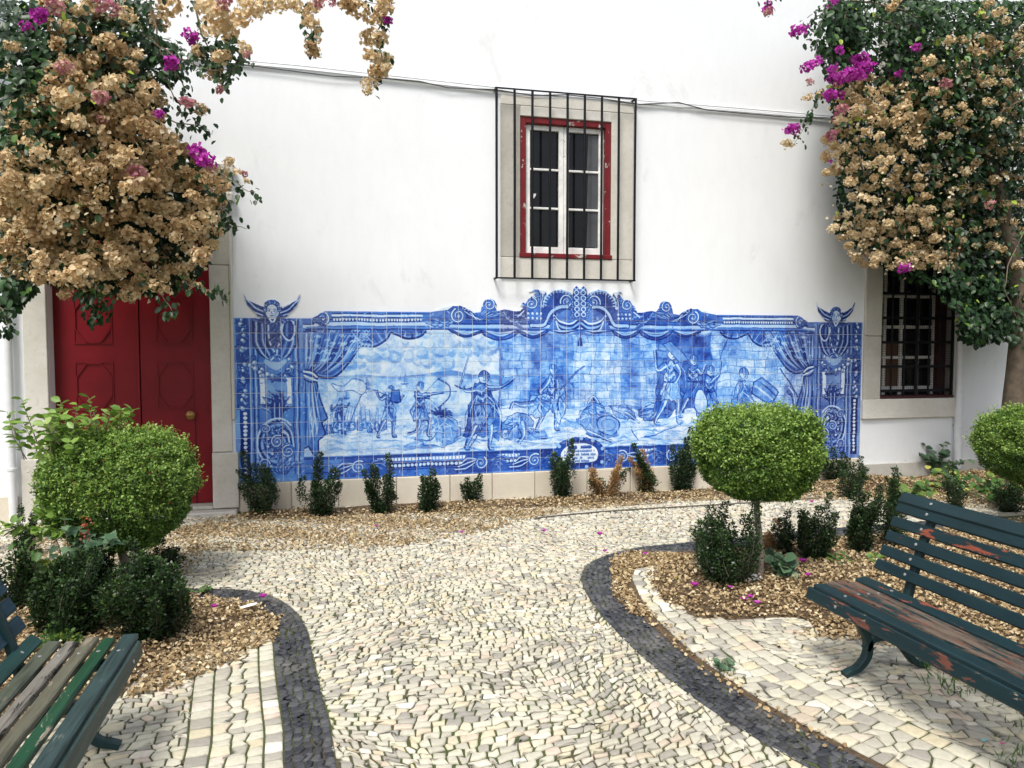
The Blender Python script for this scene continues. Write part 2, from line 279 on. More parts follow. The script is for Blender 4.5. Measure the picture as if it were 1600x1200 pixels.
# ---------------------------------------------------------------- hand painted glaze (computed, no files)
S = 40                      # painted cells per tile
MU, MV = 48, 14             # tiles across, rows of the painted field
class Paint:
    def __init__(s):
        s.W = MU*S; s.H = MV*S
        s.D = np.full((s.H, s.W), 0.06, np.float32)
        s.r = np.random.RandomState(11)
        s.mir = False
    def xf(s, p):
        p = np.asarray(p, float).reshape(-1, 2).copy()
        if s.mir: p[:, 0] = MU-p[:, 0]
        return p
    def bb(s, p, m):
        x0 = max(0, int((p[:,0].min()-m)*S)); x1 = min(s.W, int((p[:,0].max()+m)*S)+2)
        y0 = max(0, int((p[:,1].min()-m)*S)); y1 = min(s.H, int((p[:,1].max()+m)*S)+2)
        if x1 <= x0 or y1 <= y0: return None
        X, Y = np.meshgrid((np.arange(x0, x1)+.5)/S, (np.arange(y0, y1)+.5)/S)
        return slice(y0, y1), slice(x0, x1), X, Y
    def mix(s, sl, m, val, a):
        d = s.D[sl[0], sl[1]]; d += (val-d)*np.clip(m, 0, 1)*a
    def poly(s, pts, val, a=1., noise=0.):
        p = s.xf(pts); b = s.bb(p, .02)
        if b is None: return
        X, Y = b[2], b[3]; ins = np.zeros(X.shape, bool)
        for i in range(len(p)):
            (xa, ya), (xb, yb) = p[i-1], p[i]
            if ya == yb: continue
            c = (ya > Y) != (yb > Y)
            ins ^= c & (X < (xb-xa)*(Y-ya)/(yb-ya)+xa)
        v = val
        if noise: v = val+noise*(s.N[b[0], b[1]]-.5)*2
        s.mix(b, ins.astype(float), v, a)
    def smooth(s, pts, n=6, closed=False):
        p = np.asarray(pts, float).reshape(-1, 2)
        if len(p) < 3: return p
        q = np.vstack([p[-1], p, p[0], p[1]]) if closed else np.vstack([2*p[0]-p[1], p, 2*p[-1]-p[-2]])
        out = []
        for i in range(1, len(q)-2):
            for t in np.linspace(0, 1, n, endpoint=False):
                a, b, c, d = q[i-1], q[i], q[i+1], q[i+2]
                out.append(.5*((2*b)+(c-a)*t+(2*a-5*b+4*c-d)*t*t+(3*b-a-3*c+d)*t**3))
        if not closed: out.append(p[-1])
        return np.array(out)
    def line(s, pts, w, val, a=1., w2=None, sm=True, taper=False):
        p = s.smooth(pts) if sm else np.asarray(pts, float).reshape(-1, 2)
        p = s.xf(p); n = len(p)
        if n < 2: return
        w2 = w if w2 is None else w2
        b = s.bb(p, max(w, w2)+.05)
        if b is None: return
        X, Y = b[2], b[3]; best = np.full(X.shape, -9.)
        for i in range(n-1):
            (xa, ya), (xb, yb) = p[i], p[i+1]; dx, dy = xb-xa, yb-ya; L = dx*dx+dy*dy+1e-9
            t = np.clip(((X-xa)*dx+(Y-ya)*dy)/L, 0, 1); g = (i+t)/(n-1)
            r = w+(w2-w)*g
            if taper: r = r*np.sin(np.pi*np.clip(g, .04, .96))**.7
            best = np.maximum(best, r-np.hypot(X-xa-t*dx, Y-ya-t*dy))
        s.mix(b, best*S+.5, val, a)
    def disc(s, c, r, val, a=1., ry=None, rot=0):
        ry = r if ry is None else ry; t = np.linspace(0, 2*np.pi, 22, endpoint=False)
        x, y = r*np.cos(t), ry*np.sin(t); k, q = np.cos(rot), np.sin(rot)
        s.poly(np.c_[c[0]+x*k-y*q, c[1]+x*q+y*k], val, a)
    def ring(s, c, r, w, val, a=1., ry=None, rot=0):
        ry = r if ry is None else ry; t = np.linspace(0, 2*np.pi, 20)
        x, y = r*np.cos(t), ry*np.sin(t); k, q = np.cos(rot), np.sin(rot)
        s.line(np.c_[c[0]+x*k-y*q, c[1]+x*q+y*k], w, val, a, sm=False)
    # -- ornaments
    def volute(s, c, r, turns=1.6, a0=0., cw=1):
        t = np.linspace(0, 1, 34); ang = a0+cw*t*turns*2*np.pi; rr = r*(1-.86*t)
        P = np.c_[c[0]+rr*np.cos(ang), c[1]+rr*np.sin(ang)]
        s.disc(c, r, .62)
        s.line(P, r*.17, .92, w2=r*.07, sm=False)
        s.line(P+[-r*.03, r*.05], r*.10, .12, w2=r*.03, sm=False)
        s.disc(c, r*.14, .15)
    def leaf(s, base, tip, w, bend=0., ribs=5, dk=.78, lt=.22):
        b, t = np.array(base, float), np.array(tip, float); d = t-b; n = np.array([-d[1], d[0]])
        mid = (b+t)/2+n*bend
        sp = s.smooth([b, mid, t], 8); L = len(sp); k = np.linspace(0, 1, L)
        dd = np.gradient(sp, axis=0); nn = np.c_[-dd[:,1], dd[:,0]]; nn /= np.linalg.norm(nn, axis=1)[:,None]+1e-9
        prof = w*np.sin(np.pi*np.clip(k*.9+.08, 0, 1))**.8*(1+.22*np.sin(k*ribs*2*np.pi))
        A = sp+nn*prof[:,None]; B = sp-nn*prof[:,None]
        pl = np.vstack([A, B[::-1]])
        s.poly(pl, dk, .9); s.poly(np.vstack([sp+nn*(prof*.7)[:,None], B[::-1]*.35+sp[::-1]*.65]), lt, .8)
        s.line(sp, .03, .9, w2=.012, sm=False)
        for i in range(3, L-2, max(2, L//ribs//1)):
            s.line([sp[i-2], A[i]], .025, .8, .8, sm=False); s.line([sp[i-2], B[i]], .03, .95, .8, sm=False)
    def fruit(s, c, r):
        s.disc(c, r*1.2, .85); s.disc(c, r, .35); s.disc((c[0]-r*.2, c[1]+r*.25), r*.55, .06)
    def garland(s, P, n, w, seed=0):
        q = np.random.RandomState(seed); sp = s.smooth(P, 12)
        for i in range(n):
            c = sp[int(i*(len(sp)-1)/(n-1))]+q.normal(0, w*.35, 2)
            if q.rand() < .45: s.fruit(c, w*q.uniform(.25, .42))
            else:
                a = q.uniform(0, 6.28); s.leaf(c, c+w*1.0*np.array([np.cos(a), np.sin(a)]), w*.26, q.uniform(-.3, .3), 3)
    def folds(s, P, Q, n, val=.85, w=.04, sag=.0, seed=1, a=.8):
        q = np.random.RandomState(seed); P = s.smooth(P, 8); Q = s.smooth(Q, 8)
        for i in range(n):
            t = (i+q.uniform(.2, .8))/n; A = P[int(t*(len(P)-1))]; B = Q[int(t*(len(Q)-1))]
            m = (A+B)/2+np.array([q.normal(0, .06), -sag])
            s.line([A, m, B], w*q.uniform(.6, 1.5), val if i % 2 else .12, a*q.uniform(.6, 1), taper=True)
    # -- a painted figure out of limbs: joints in tiles
    def limb(s, pts, w0, w1, base=.3):
        p = s.smooth(pts); n = len(p); k = np.linspace(0, 1, n); d = np.gradient(p, axis=0); nn = np.c_[-d[:,1], d[:,0]]; nn /= np.linalg.norm(nn, axis=1)[:,None]+1e-9
        w = (w0+(w1-w0)*k)*(1+.22*np.sin(k*2.1*np.pi+.4)); A = p+nn*w[:,None]; B = p-nn*w[:,None]; Q = np.vstack([A, B[::-1]])
        s.poly(Q, base, 1, .1); s.disc(p[-1], w1*.95, base)
        s.poly(np.vstack([p+nn*(w*.1)[:,None], (p-nn*(w*.85)[:,None])[::-1]]), .62, .75, .12)
        s.line(p+nn*(w*.45)[:,None], w0*.3, .05, .85, w2=w1*.3, sm=False)
        s.line(A, .022, .85, sm=False); s.line(B, .034, .97, sm=False)
        for i in range(3, n-2, 4): s.line([p[i]-nn[i]*w[i]*.9, p[i]-nn[i]*w[i]*.1], .016, .9, .6, sm=False)
    def robe(s, pts, base=.34, folds=7, seed=0, dark=.82):
        q = np.random.RandomState(seed); P = s.smooth(pts, 5, True); c = P.mean(0)
        P = P+(P-c)*q.normal(0, .055, (len(P), 1))+(P-c)*(.06*np.sin(np.arange(len(P))*1.9+seed))[:,None]
        s.poly(P, base, 1., .2); R = P[(P[:,0] > c[0]-.1)]
        sh = P*.86+c*.14+[.12, -.08]; s.poly(np.vstack([sh[sh[:,0] > c[0]], [c+[0, .2], c+[.05, -.5]]]) if (sh[:,0] > c[0]).sum() > 2 else sh, .6, .5, .15)
        s.line(np.vstack([P, P[0]]), .024, .93, sm=False)
        top = P[P[:,1] > np.percentile(P[:,1], 70)].mean(0); side = 1 if top[0] < c[0] else -1
        for i in range(folds*3):
            e = P[q.randint(len(P))]; e = e*.93+c*.07; st = top*q.uniform(.2, .8); st = st+c*(1-st[0]/top[0]) if top[0] else c
            st = top+(c-top)*q.uniform(-.1, .9)+q.normal(0, .1, 2); m = (st+e)/2+np.array([-(e-st)[1], (e-st)[0]])*q.uniform(-.28, .28)
            s.line([st, m, e], q.uniform(.018, .05), [dark, .04, .6, .12, .93][q.randint(5)], .8, taper=True)
    def head(s, c, r, face=0, helm=True, hood=.55):
        s.disc(c, r*1.12, .93, ry=r*1.3); s.disc(c, r, .12, ry=r*1.18)
        s.poly([(c[0]+r*.2, c[1]-r), (c[0]+r, c[1]-r*.3), (c[0]+r*.9, c[1]+r*.6), (c[0]+r*.3, c[1]+r*.2)], .45, .7)
        f = face*r*.25
        s.disc((c[0]+f-r*.3, c[1]+.05*r), r*.13, .9); s.disc((c[0]+f+r*.35, c[1]+.05*r), r*.13, .9)
        s.line([(c[0]+f, c[1]+.1*r), (c[0]+f+r*.1, c[1]-.35*r)], r*.07, .7); s.line([(c[0]+f-r*.25, c[1]-.65*r), (c[0]+f+r*.25, c[1]-.65*r)], r*.07, .85)
        t = np.linspace(0, np.pi, 12)
        if helm:
            s.poly(np.c_[c[0]+1.15*r*np.cos(t), c[1]+.25*r+(1.35*r)*np.sin(t)], hood)
            s.line(np.c_[c[0]+1.15*r*np.cos(t), c[1]+.25*r+(1.35*r)*np.sin(t)], r*.1, .95, sm=False)
            for k in (-.5, 0, .5): s.line([(c[0]+k*r, c[1]+.3*r), (c[0]+k*.6*r, c[1]+1.4*r)], r*.07, .92 if k else .1)
        else:
            for k in range(9):
                a = .1+k*.37; s.disc((c[0]+r*np.cos(a), c[1]+.35*r+r*.8*np.sin(a)), r*.33, .75 if k % 2 else .5)
    def soldier(s, u, v, h, lean=0., armL=None, armR=None, flip=1, base=.34, seed=0, kneel=False, helm=True, cape=False):
        k = h/5.; q = np.random.RandomState(seed)
        def J(x, y): return (u+flip*(x+lean*y/5.)*k, v+y*k)
        if cape: s.robe([J(-.45, 4.1), J(.3, 4.1), J(.95, 2.4), J(1.15, .8), J(-.2, .9), J(-1.1, .7), J(-.85, 2.4)], .72, 9, seed+5, .95)
        if kneel:
            s.limb([J(-.1, 2.), J(.75, 1.5), J(.6, .2), J(.95, .1)], .2*k, .09*k); s.limb([J(-.2, 2.), J(-.5, .6), J(-1.2, .3)], .2*k, .1*k)
        else:
            s.limb([J(-.15, 2.3), J(-.55, 1.2), J(-.95, .1), J(-.7, -.02)], .2*k, .08*k, .4); s.limb([J(.15, 2.3), J(.5, 1.3), J(.55, .1), J(.9, .0)], .21*k, .08*k)
        s.robe([J(-.38, 3.9), J(.38, 3.9), J(.42, 2.9), J(.75, 1.75), J(.25, 1.45), J(-.25, 1.6), J(-.75, 1.5), J(-.4, 2.9)], base, 10, seed)
        s.line([J(-.42, 2.75), J(.42, 2.7)], .05*k, .9)
        for i in range(4): s.line([J(-.3, 3.7-.22*i), J(0, 3.5-.24*i), J(.32, 3.75-.22*i)], .035*k, .88 if i % 2 else .1, .9)
        if armL is not None: s.limb([J(-.35, 3.75)]+[J(*a) for a in armL], .15*k, .08*k)
        s.head(J(.05, 4.45), .29*k, flip, helm, .5 if not cape else .7)
        if armR is not None: s.limb([J(.35, 3.75)]+[J(*a) for a in armR], .16*k, .08*k, .22)
        return J

def paint_mural():
    P = Paint(); r = np.random.RandomState(3)
    def vnoise(cx, cy, seed):
        q = np.random.RandomState(seed); g = q.rand(cy+2, cx+2)
        y = np.linspace(0, cy, P.H); x = np.linspace(0, cx, P.W); yi = y.astype(int); xi = x.astype(int)
        fy = (y-yi)[:,None]; fx = (x-xi)[None]; fy = fy*fy*(3-2*fy); fx = fx*fx*(3-2*fx)
        a = g[yi][:,xi]; b = g[yi][:,xi+1]; c = g[yi+1][:,xi]; d = g[yi+1][:,xi+1]
        return (a*(1-fx)+b*fx)*(1-fy)+(c*(1-fx)+d*fx)*fy
    P.N = (.45*vnoise(70, 20, 1)+.3*vnoise(190, 60, 2)+.25*vnoise(480, 150, 3)).astype(np.float32)
    fine = vnoise(700, 60, 4)
    D = P.D
    # ---- scene: sky, clouds, hills, sea, sand
    D[:] = .03+.05*P.N
    q = np.random.RandomState(5)
    for cx, cy, n, sp in ((9.3, 8.6, 26, 1.3), (14.2, 8.9, 46, 1.9), (16.8, 9.0, 24, .9), (12.3, 8.0, 18, 1.0), (7.6, 8.2, 12, .7)):
        for i in range(n):
            c = (cx+q.normal(0, sp), cy+q.normal(0, .42)); rr = q.uniform(.18, .52)
            P.disc((c[0]+.06, c[1]-.08), rr, .2+.22*q.rand(), .6, ry=rr*.8); P.disc((c[0]-.06, c[1]+.1), rr*.82, .03, .6, ry=rr*.62)
            if i % 3 == 0: P.line([(c[0]-rr, c[1]), (c[0], c[1]-rr*.7), (c[0]+rr, c[1])], .03, .4, .6)
    P.poly([(4, 7.3), (8, 7.15), (10, 7.0), (12.5, 7.05), (14.5, 7.35), (16, 7.1), (18, 7.15), (18, 6.3), (4, 6.3)], .34, .9, .12)
    P.poly([(13, 7.1), (14.3, 7.38), (15.4, 7.15), (16.5, 7.0), (13, 6.9)], .5, .8)
    P.poly([(4, 6.95), (18, 6.75), (18, 4.2), (4, 4.2)], .16, .95, .12)
    for i in range(60):
        x = q.uniform(4.5, 17.5); y = q.uniform(3.4, 6.8); l = q.uniform(.3, 1.5); P.line([(x, y), (x+l/2, y+q.normal(0, .04)), (x+l, y)], .03, q.choice([.4, .02, .3]), .6, taper=True)
    P.poly([(4, 3.5), (7, 3.2), (10, 3.0), (13, 3.6), (18, 4.8), (24, 4.4), (30, 4.5), (36, 4.6), (44, 4.4), (44, 1.4), (4, 1.4)], .05, 1., .05)
    # ---- masonry on the right half
    P.poly([(17.9, 4.8), (17.9, 10.4), (44, 10.4), (44, 4.4), (30, 4.3), (24, 4.4)], .30, 1, .2)
    P.poly([(20.2, 4.5), (20.2, 10), (23.4, 10), (23.6, 8.6), (23.2, 7.5), (23.4, 4.5)], .5, .7, .2)
    P.poly([(23.6, 4.4), (23.5, 9.8), (27.2, 9.8), (27.3, 4.4)], .13, .9, .15)
    P.poly([(27.3, 4.4), (27.2, 9.9), (28.6, 9.9), (28.7, 4.4)], .5, .8, .15)
    P.poly([(30.2, 4.4), (30.0, 10), (34.6, 10), (34.5, 4.4)], .74, .85, .15)
    P.poly([(34.7, 4.6), (34.7, 10.2), (42, 10.2), (43, 4.4)], .2, .7, .16)
    for row in range(10):
        y0 = 4.6+row*.58; x = 18.+(.35 if row % 2 else 0)+q.rand()*.3
        P.line([(17.9, y0), (24, y0+.03), (30, y0-.03), (43.5, y0+.02)], .022, .66, .75)
        while x < 43:
            w = q.uniform(.75, 1.5); P.line([(x, y0), (x+q.normal(0, .03), y0+.56)], .022, .68, .8)
            if q.rand() < .5: P.poly([(x+.05, y0+.05), (x+w-.06, y0+.05), (x+w-.06, y0+.5), (x+.05, y0+.5)], q.choice([.08, .5, .3, .2]), .4, .1)
            for _ in range(2): xx = x+q.rand()*w; yy = y0+.1+q.rand()*.35; P.line([(xx, yy), (xx+.15, yy+q.normal(0, .05))], .02, .55, .6)
            x += w
    P.line([(17.9, 4.8), (17.95, 10.2)], .08, .62)
    # ---- sand strokes and far crowd
    for i in range(150):
        x = q.uniform(5, 43); y = 1.6+abs(q.normal(0, 1.1)); l = q.uniform(.4, 2.2)
        if y > 4.2: continue
        P.line([(x, y), (x+l*.4, y+q.normal(.06, .08)), (x+l, y+q.normal(0, .1))], q.uniform(.02, .09), q.choice([.45, .3, .55, .02]), .65, taper=True)
    for i in range(16):
        x = 5.8+i*.26+q.normal(0, .06); y = 3.6+q.uniform(0, .5); P.robe([(x-.15, y-.5), (x+.15, y-.5), (x+.1, y), (x-.1, y)], .35, 3, i); P.disc((x, y+.1), .09, .4)
        P.line([(x+.1, y-.2), (x+.2+q.normal(0, .1), y+1.0)], .02, .65)
    # small sails and shore hill
    for x, y in ((8.6, 6.3), (11.2, 6.5), (7.2, 5.6)):
        P.poly([(x-.28, y), (x+.28, y), (x+.18, y-.16), (x-.18, y-.16)], .55); P.poly([(x, y+.02), (x+.02, y+.6), (x+.25, y+.08)], .35); P.line([(x, y), (x, y+.65)], .015, .7)
    # ---- figures (a generic skirmish on the shore)
    P.poly([(11, 2.2), (14, 2.9), (15.2, 2.5), (13.4, 1.9), (11.2, 1.8)], .5, .7, .2)
    for i in range(14): P.leaf((13.7, 4.4), (13.7+.9*np.cos(i*.5), 4.4+.5*np.sin(i*.5)), .08, .1, 3)
    P.robe([(12.9, 4.3), (14.1, 4.2), (15.0, 3.0), (14.2, 2.1), (12.6, 2.2), (11.8, 2.9)], .18, 12, 8, .5)
    J = P.soldier(6.7, 3.3, 2.3, .2, [(-.9, 3.2), (-1.2, 4.0)], [(1.0, 3.6), (1.3, 4.2)], 1, .3, 1)
    P.line([(7.1, 3.1), (8.6, 6.6)], .035, .8)
    P.poly(P.smooth([(8.55, 6.5), (7.6, 6.9), (6.9, 6.4), (6.2, 6.6), (6.6, 6.0), (7.5, 6.1), (8.3, 5.8)], 5, True), .1, 1, .1); P.line(P.smooth([(8.55, 6.5), (7.6, 6.9), (6.9, 6.4), (6.2, 6.6), (6.6, 6.0), (7.5, 6.1), (8.3, 5.8)], 5, True), .03, .7, sm=False)
    P.soldier(9.9, 2.9, 3.5, .5, [(-.9, 3.5), (-1.3, 4.4)], [(.9, 3.3), (1.4, 3.9)], 1, .14, 2)
    P.line([(9.0, 6.1), (10.6, 5.2)], .03, .85); P.poly([(10.3, 5.2), (10.95, 5.2), (10.9, 6.0), (10.35, 6.0)], .55); P.line([(10.3, 5.2), (10.95, 5.2), (10.9, 6.0), (10.35, 6.0), (10.3, 5.2)], .03, .9, sm=False)
    P.soldier(12.3, 2.7, 3.9, -.1, [(-.2, 3.6), (.9, 3.6)], [(1.0, 3.9), (2.0, 4.05)], 1, .3, 3, kneel=True)
    P.line([(13.6, 6.7), (14.15, 6.3), (14.25, 5.7), (14.0, 5.2), (13.6, 4.8)], .04, .85); P.line([(13.6, 6.7), (12.7, 5.85), (13.6, 4.8)], .015, .7); P.line([(12.6, 5.85), (14.8, 5.9)], .02, .8)
    J = P.soldier(16.5, 1.75, 5.7, .25, [(-1.0, 3.7), (-1.25, 3.9)], [(1.1, 3.8), (1.9, 4.4)], 1, .42, 4, cape=True)
    h = (15.0, 6.2); P.line([h, (15.9, 9.5)], .085, .9, w2=.03); P.line([h, (15.9, 9.5)], .03, .1); P.line([(14.6, 6.3), (15.4, 6.05)], .04, .9)
    P.line([(17.2, 4.2), (15.6, 1.7)], .05, .85, w2=.02)
    # fallen warriors
    P.robe([(18.0, 3.4), (19.0, 4.2), (20.0, 4.1), (20.4, 3.2), (19.7, 2.3), (18.2, 2.5)], .32, 12, 9); P.limb([(19.5, 3.5), (19.7, 2.6), (19.4, 2.0)], .2, .1, .2); P.limb([(20.1, 3.0), (20.8, 2.4), (21.4, 2.3)], .13, .08, .3); P.head((18.35, 2.75), .25, 0, False)
    P.poly([(19.9, 2.2), (21.5, 2.4), (21.3, 2.9), (20.2, 2.9)], .5, .7, .15)
    J = P.soldier(21.6, 2.9, 4.9, .3, [(-.8, 2.9), (.2, 2.5)], [(.5, 3.1), (.9, 2.9)], 1, .3, 6)
    P.robe([(20.4, 5.4), (21.6, 5.6), (21.6, 4.5), (21.0, 3.9), (20.2, 4.2)], .25, 9, 7); P.limb([(20.6, 5.0), (19.5, 4.8), (18.9, 4.9), (18.7, 4.5)], .16, .09, .1)
    P.line([(22.2, 5.6), (24.4, 7.6)], .07, .85); P.line([(22.2, 5.6), (24.4, 7.6)], .02, .3)
    P.robe([(22.1, 5.8), (22.9, 6.0), (23.0, 4.4), (22.4, 3.3), (22.0, 4.4)], .2, 6, 12, .6)
    P.poly([(22.3, 3.0), (24.8, 3.1), (24.5, 3.6), (22.6, 3.4)], .48, .6, .15)
    P.limb([(24.7, 4.6), (25.1, 5.3), (25.6, 4.5)], .18, .14, .12); P.robe([(23.9, 4.1), (25.2, 4.8), (26.3, 4.0), (27.0, 3.0), (26.1, 2.3), (24.3, 3.0)], .36, 16, 13); P.disc((26.2, 3.2), .9, .34, ry=.62, rot=-.2); P.ring((26.2, 3.2), .9, .05, .85, ry=.62, rot=-.2); P.ring((26.2, 3.2), .55, .03, .7, ry=.36, rot=-.2)
    P.limb([(24.5, 2.8), (25.6, 2.4), (26.5, 2.1)], .13, .1, .2); P.robe([(26.4, 4.6), (28.0, 4.4), (28.4, 3.7), (27.1, 3.6)], .3, 7, 14); P.limb([(27.6, 4.0), (28.4, 3.6), (28.8, 3.4)], .13, .07, .15)
    P.line([(28.0, 3.0), (28.7, 1.9)], .03, .85); P.line([(29.2, 2.2), (31.8, 3.0)], .06, .75, w2=.02)
    P.robe([(28.7, 4.4), (30.4, 4.8), (31.4, 4.2), (30.2, 3.5), (29.1, 3.6)], .52, 12, 15)
    P.soldier(31.2, 3.2, 5.9, .0, [(-.9, 3.4), (-1.1, 4.6)], [(.7, 3.2), (.4, 2.7)], 1, .25, 16, helm=False, cape=True)
    P.soldier(33.0, 3.6, 5.0, .1, None, [(.7, 3.4), (1.0, 4.1)], 1, .55, 17, helm=True)
    P.poly([(30.6, 9.2), (31.3, 9.5), (32.6, 8.1), (31.9, 7.8)], .4); P.line([(30.6, 9.2), (31.3, 9.5), (32.6, 8.1), (31.9, 7.8), (30.6, 9.2)], .03, .9, sm=False)
    P.soldier(34.5, 3.1, 4.6, -.1, None, [(.9, 4.2), (1.05, 5.2)], 1, .42, 18); P.line([(35.3, 8.0), (36.1, 10.1)], .035, .75)
    P.disc((33.7, 4.8), .55, .15, ry=.9, rot=.1); P.ring((33.7, 4.8), .55, .045, .85, ry=.9, rot=.1)
    P.robe([(36.9, 6.3), (37.6, 6.2), (38.2, 5.0), (38.2, 3.6), (36.5, 3.4), (36.6, 5.2)], .42, 10, 19); P.head((37.35, 6.9), .33, 1, True)
    R = [(38.2, 6.3), (39.0, 6.7), (40.4, 5.4), (39.7, 4.6), (38.1, 5.4)]; P.poly(R, .4, 1, .1); P.line(R+[R[0]], .05, .9, sm=False); P.line([(38.4, 6.0), (39.8, 5.0)], .08, .1); P.line([(38.8, 6.3), (40.1, 5.2)], .05, .8)
    P.limb([(41.3, 5.6), (41.8, 5.0), (42.0, 3.6)], .2, .12, .35); P.line([(40.6, 7.3), (42.2, 5.0)], .06, .8)
    reg = (slice(int(1.6*S), int(10.2*S)), slice(int(4.4*S), int(43.6*S))); P.D[reg] = np.clip(P.D[reg]*.88+.05+.16*np.clip(P.N[reg]-.38, 0, 1)*2, 0, 1)
    for i in range(420):
        x = q.uniform(5.5, 43); y = 1.7+abs(q.normal(0, 1.5)); l = q.uniform(.3, 1.2)
        if y < 5: P.line([(x, y), (x+l*.5, y+q.normal(.03, .08)), (x+l, y+q.normal(0, .08))], q.uniform(.02, .08), q.choice([.5, .38, .25, .05]), .55, taper=True)
    # hatching over the figures and ground, as a loaded brush leaves it
    for i in range(1500):
        x = q.uniform(5.5, 43); y = q.uniform(1.7, 7.2); iy, ix = int(y*S), int(x*S); d = P.D[iy, ix]
        if d < .2 and q.rand() < .6: continue
        a = q.normal(.9 if i % 2 else -.6, .5); l = q.uniform(.08, .35); P.line([(x, y), (x+l*np.cos(a)*.5+.02, y+l*np.sin(a)*.5), (x+l*np.cos(a), y+l*np.sin(a))], q.uniform(.01, .03), np.clip(d+q.choice([.35, .25, -.25]), .03, .95), .6, taper=True)
    wx = (vnoise(40, 12, 41)-.5)*.26; wy = (vnoise(40, 12, 43)-.5)*.26
    yy, xx = np.mgrid[0:P.H, 0:P.W]; P.D = P.D[np.clip((yy+wy*S).astype(int), 0, P.H-1), np.clip((xx+wx*S).astype(int), 0, P.W-1)]
    # ---- frame (drawn once, mirrored)
    for mir in (False, True):
        P.mir = mir; q = np.random.RandomState(21)
        # curtain and tail
        ed = [(12.7, 10.1), (12.2, 9.75), (11.4, 9.62), (10.6, 9.9), (10.3, 10.0), (9.9, 9.5), (9.2, 9.1), (8.3, 9.1), (7.9, 8.6), (7.4, 8.0), (6.8, 7.3), (6.2, 6.95), (5.5, 7.0), (5.0, 7.3)]
        cur = [(4.2, 10.6)]+[(12.9, 10.6)]+ed+[(4.2, 7.6)]
        P.poly(cur, .66, 1, .18)
        P.line(ed, .06, .97); P.line(np.array(ed)+[-.05, .14], .035, .3, .7)
        P.folds([(4.6, 7.7), (5.2, 7.35), (6.2, 7.2)], [(4.6, 10.2), (6.8, 10.3), (9.0, 10.2)], 20, .95, .07, .5, 4)
        P.folds([(8.4, 9.2), (9.6, 9.3), (10.1, 9.8)], [(7.6, 10.2), (8.8, 10.3), (10.2, 10.3)], 7, .95, .05, .15, 5)
        P.folds([(10.6, 10.0), (11.5, 9.7), (12.5, 10.0)], [(10.7, 10.3), (11.5, 10.1), (12.5, 10.3)], 6, .95, .05, .1, 6)
        for i in range(60):
            t = q.rand(); x = 4.6+t*4.2; y = 10.2-q.rand()*(2.9-t*1.6); P.line([(x, y), (x+.12, y+.1), (x+.22, y-.02), (x+.3, y+.1)], .035, .15, .75)
        tail = [(4.35, 7.2), (5.2, 7.0), (5.5, 5.6), (5.95, 4.2), (5.6, 3.9), (5.8, 3.1), (5.35, 2.7), (5.35, 1.9), (5.1, 1.6), (4.7, 2.3), (4.35, 2.2)]
        P.poly(tail, .6, 1, .2); P.line(tail, .05, .97, sm=False); P.folds([(4.4, 2.4), (5.0, 2.6), (5.7, 4.0)], [(4.5, 7.0), (4.8, 7.0), (5.1, 6.9)], 12, .97, .06, 0, 8)
        for i in range(16):
            x = 4.8+q.rand()*.7; y = 2.6+q.rand()*3.6; P.line([(x-.05, y), (x, y+.5)], .035, .15, .8)
        P.disc((4.85, 7.1), .55, .5, ry=.42, rot=-.5); P.ring((4.85, 7.1), .52, .05, .95, ry=.38, rot=-.5)
        for k in (-.2, 0, .2): P.line([(4.45, 7.3+k*.6), (4.9, 7.15+k), (5.3, 6.9+k*.6)], .05, .08 if k else .9)
        # cornice
        P.poly([(4, 10.0), (5.3, 10.05), (6.1, 10.25), (24, 10.25), (24, 12.9), (13, 11.5), (5.9, 11.5), (5.1, 11.0), (4, 11.0)], .62, 1, .12)
        P.line([(4, 10.55), (5.2, 10.55), (5.9, 10.85), (6.4, 11.0)], .07, .95); P.line([(4, 10.45), (5.0, 10.42), (6.2, 10.62), (13, 10.62)], .11, .17); P.line([(4, 10.2), (5.2, 10.2), (6.2, 10.38), (24, 10.36)], .05, .5); P.line([(4, 10.1), (5.2, 10.08), (6.1, 10.26), (24, 10.25)], .035, .97)
        P.poly([(6.4, 11.34), (13, 11.34), (13, 11.5), (6.0, 11.5)], .6); P.line([(6.4, 11.33), (13, 11.33)], .03, .95); P.line([(6.4, 11.2), (12.4, 11.2)], .07, .12); P.line([(6.4, 11.1), (12.4, 11.1)], .02, .9)
        P.poly([(6.4, 10.78), (12.3, 10.78), (12.3, 11.06), (6.4, 11.06)], .9)
        for i in range(30): P.disc((6.5+i*.2, 10.92), .075, .12, ry=.1)
        P.line([(13, 10.5), (24, 10.5)], .1, .25); P.line([(13, 10.68), (24, 10.68)], .04, .95)
        P.volute((5.7, 10.9), .48, 1.4, 1.2, -1)
        for i in range(5): P.leaf((5.0+.05*i, 10.6+.02*i), (5.5+.1*i, 11.2-.2*i), .1, .2, 3)
        P.folds([(4.1, 10.9), (4.9, 10.9)], [(4.2, 10.6), (5.2, 10.6)], 7, .95, .05, 0, 9)
        # leafy volutes along the cornice
        P.poly([(12.6, 10.75), (13.4, 11.1), (14.6, 11.9), (15.7, 11.9), (16.6, 11.2), (16.9, 12.3), (17.6, 12.5), (18.2, 12.1), (18.6, 11.6), (19.9, 11.9), (20.6, 12.2), (24, 13.6), (24, 10.75)], .72, 1, .15)
        P.leaf((15.2, 11.2), (12.4, 10.85), .3, .12, 6); P.leaf((15.4, 11.5), (13.0, 11.1), .22, .2, 5)
        P.volute((15.0, 11.2), .52, 1.7, 2.0, 1)
        for i in range(9): P.leaf((16.4, 10.9), (17.2+.35*i, 11.0+.9*np.sin(i*.6)), .14, .2, 4)
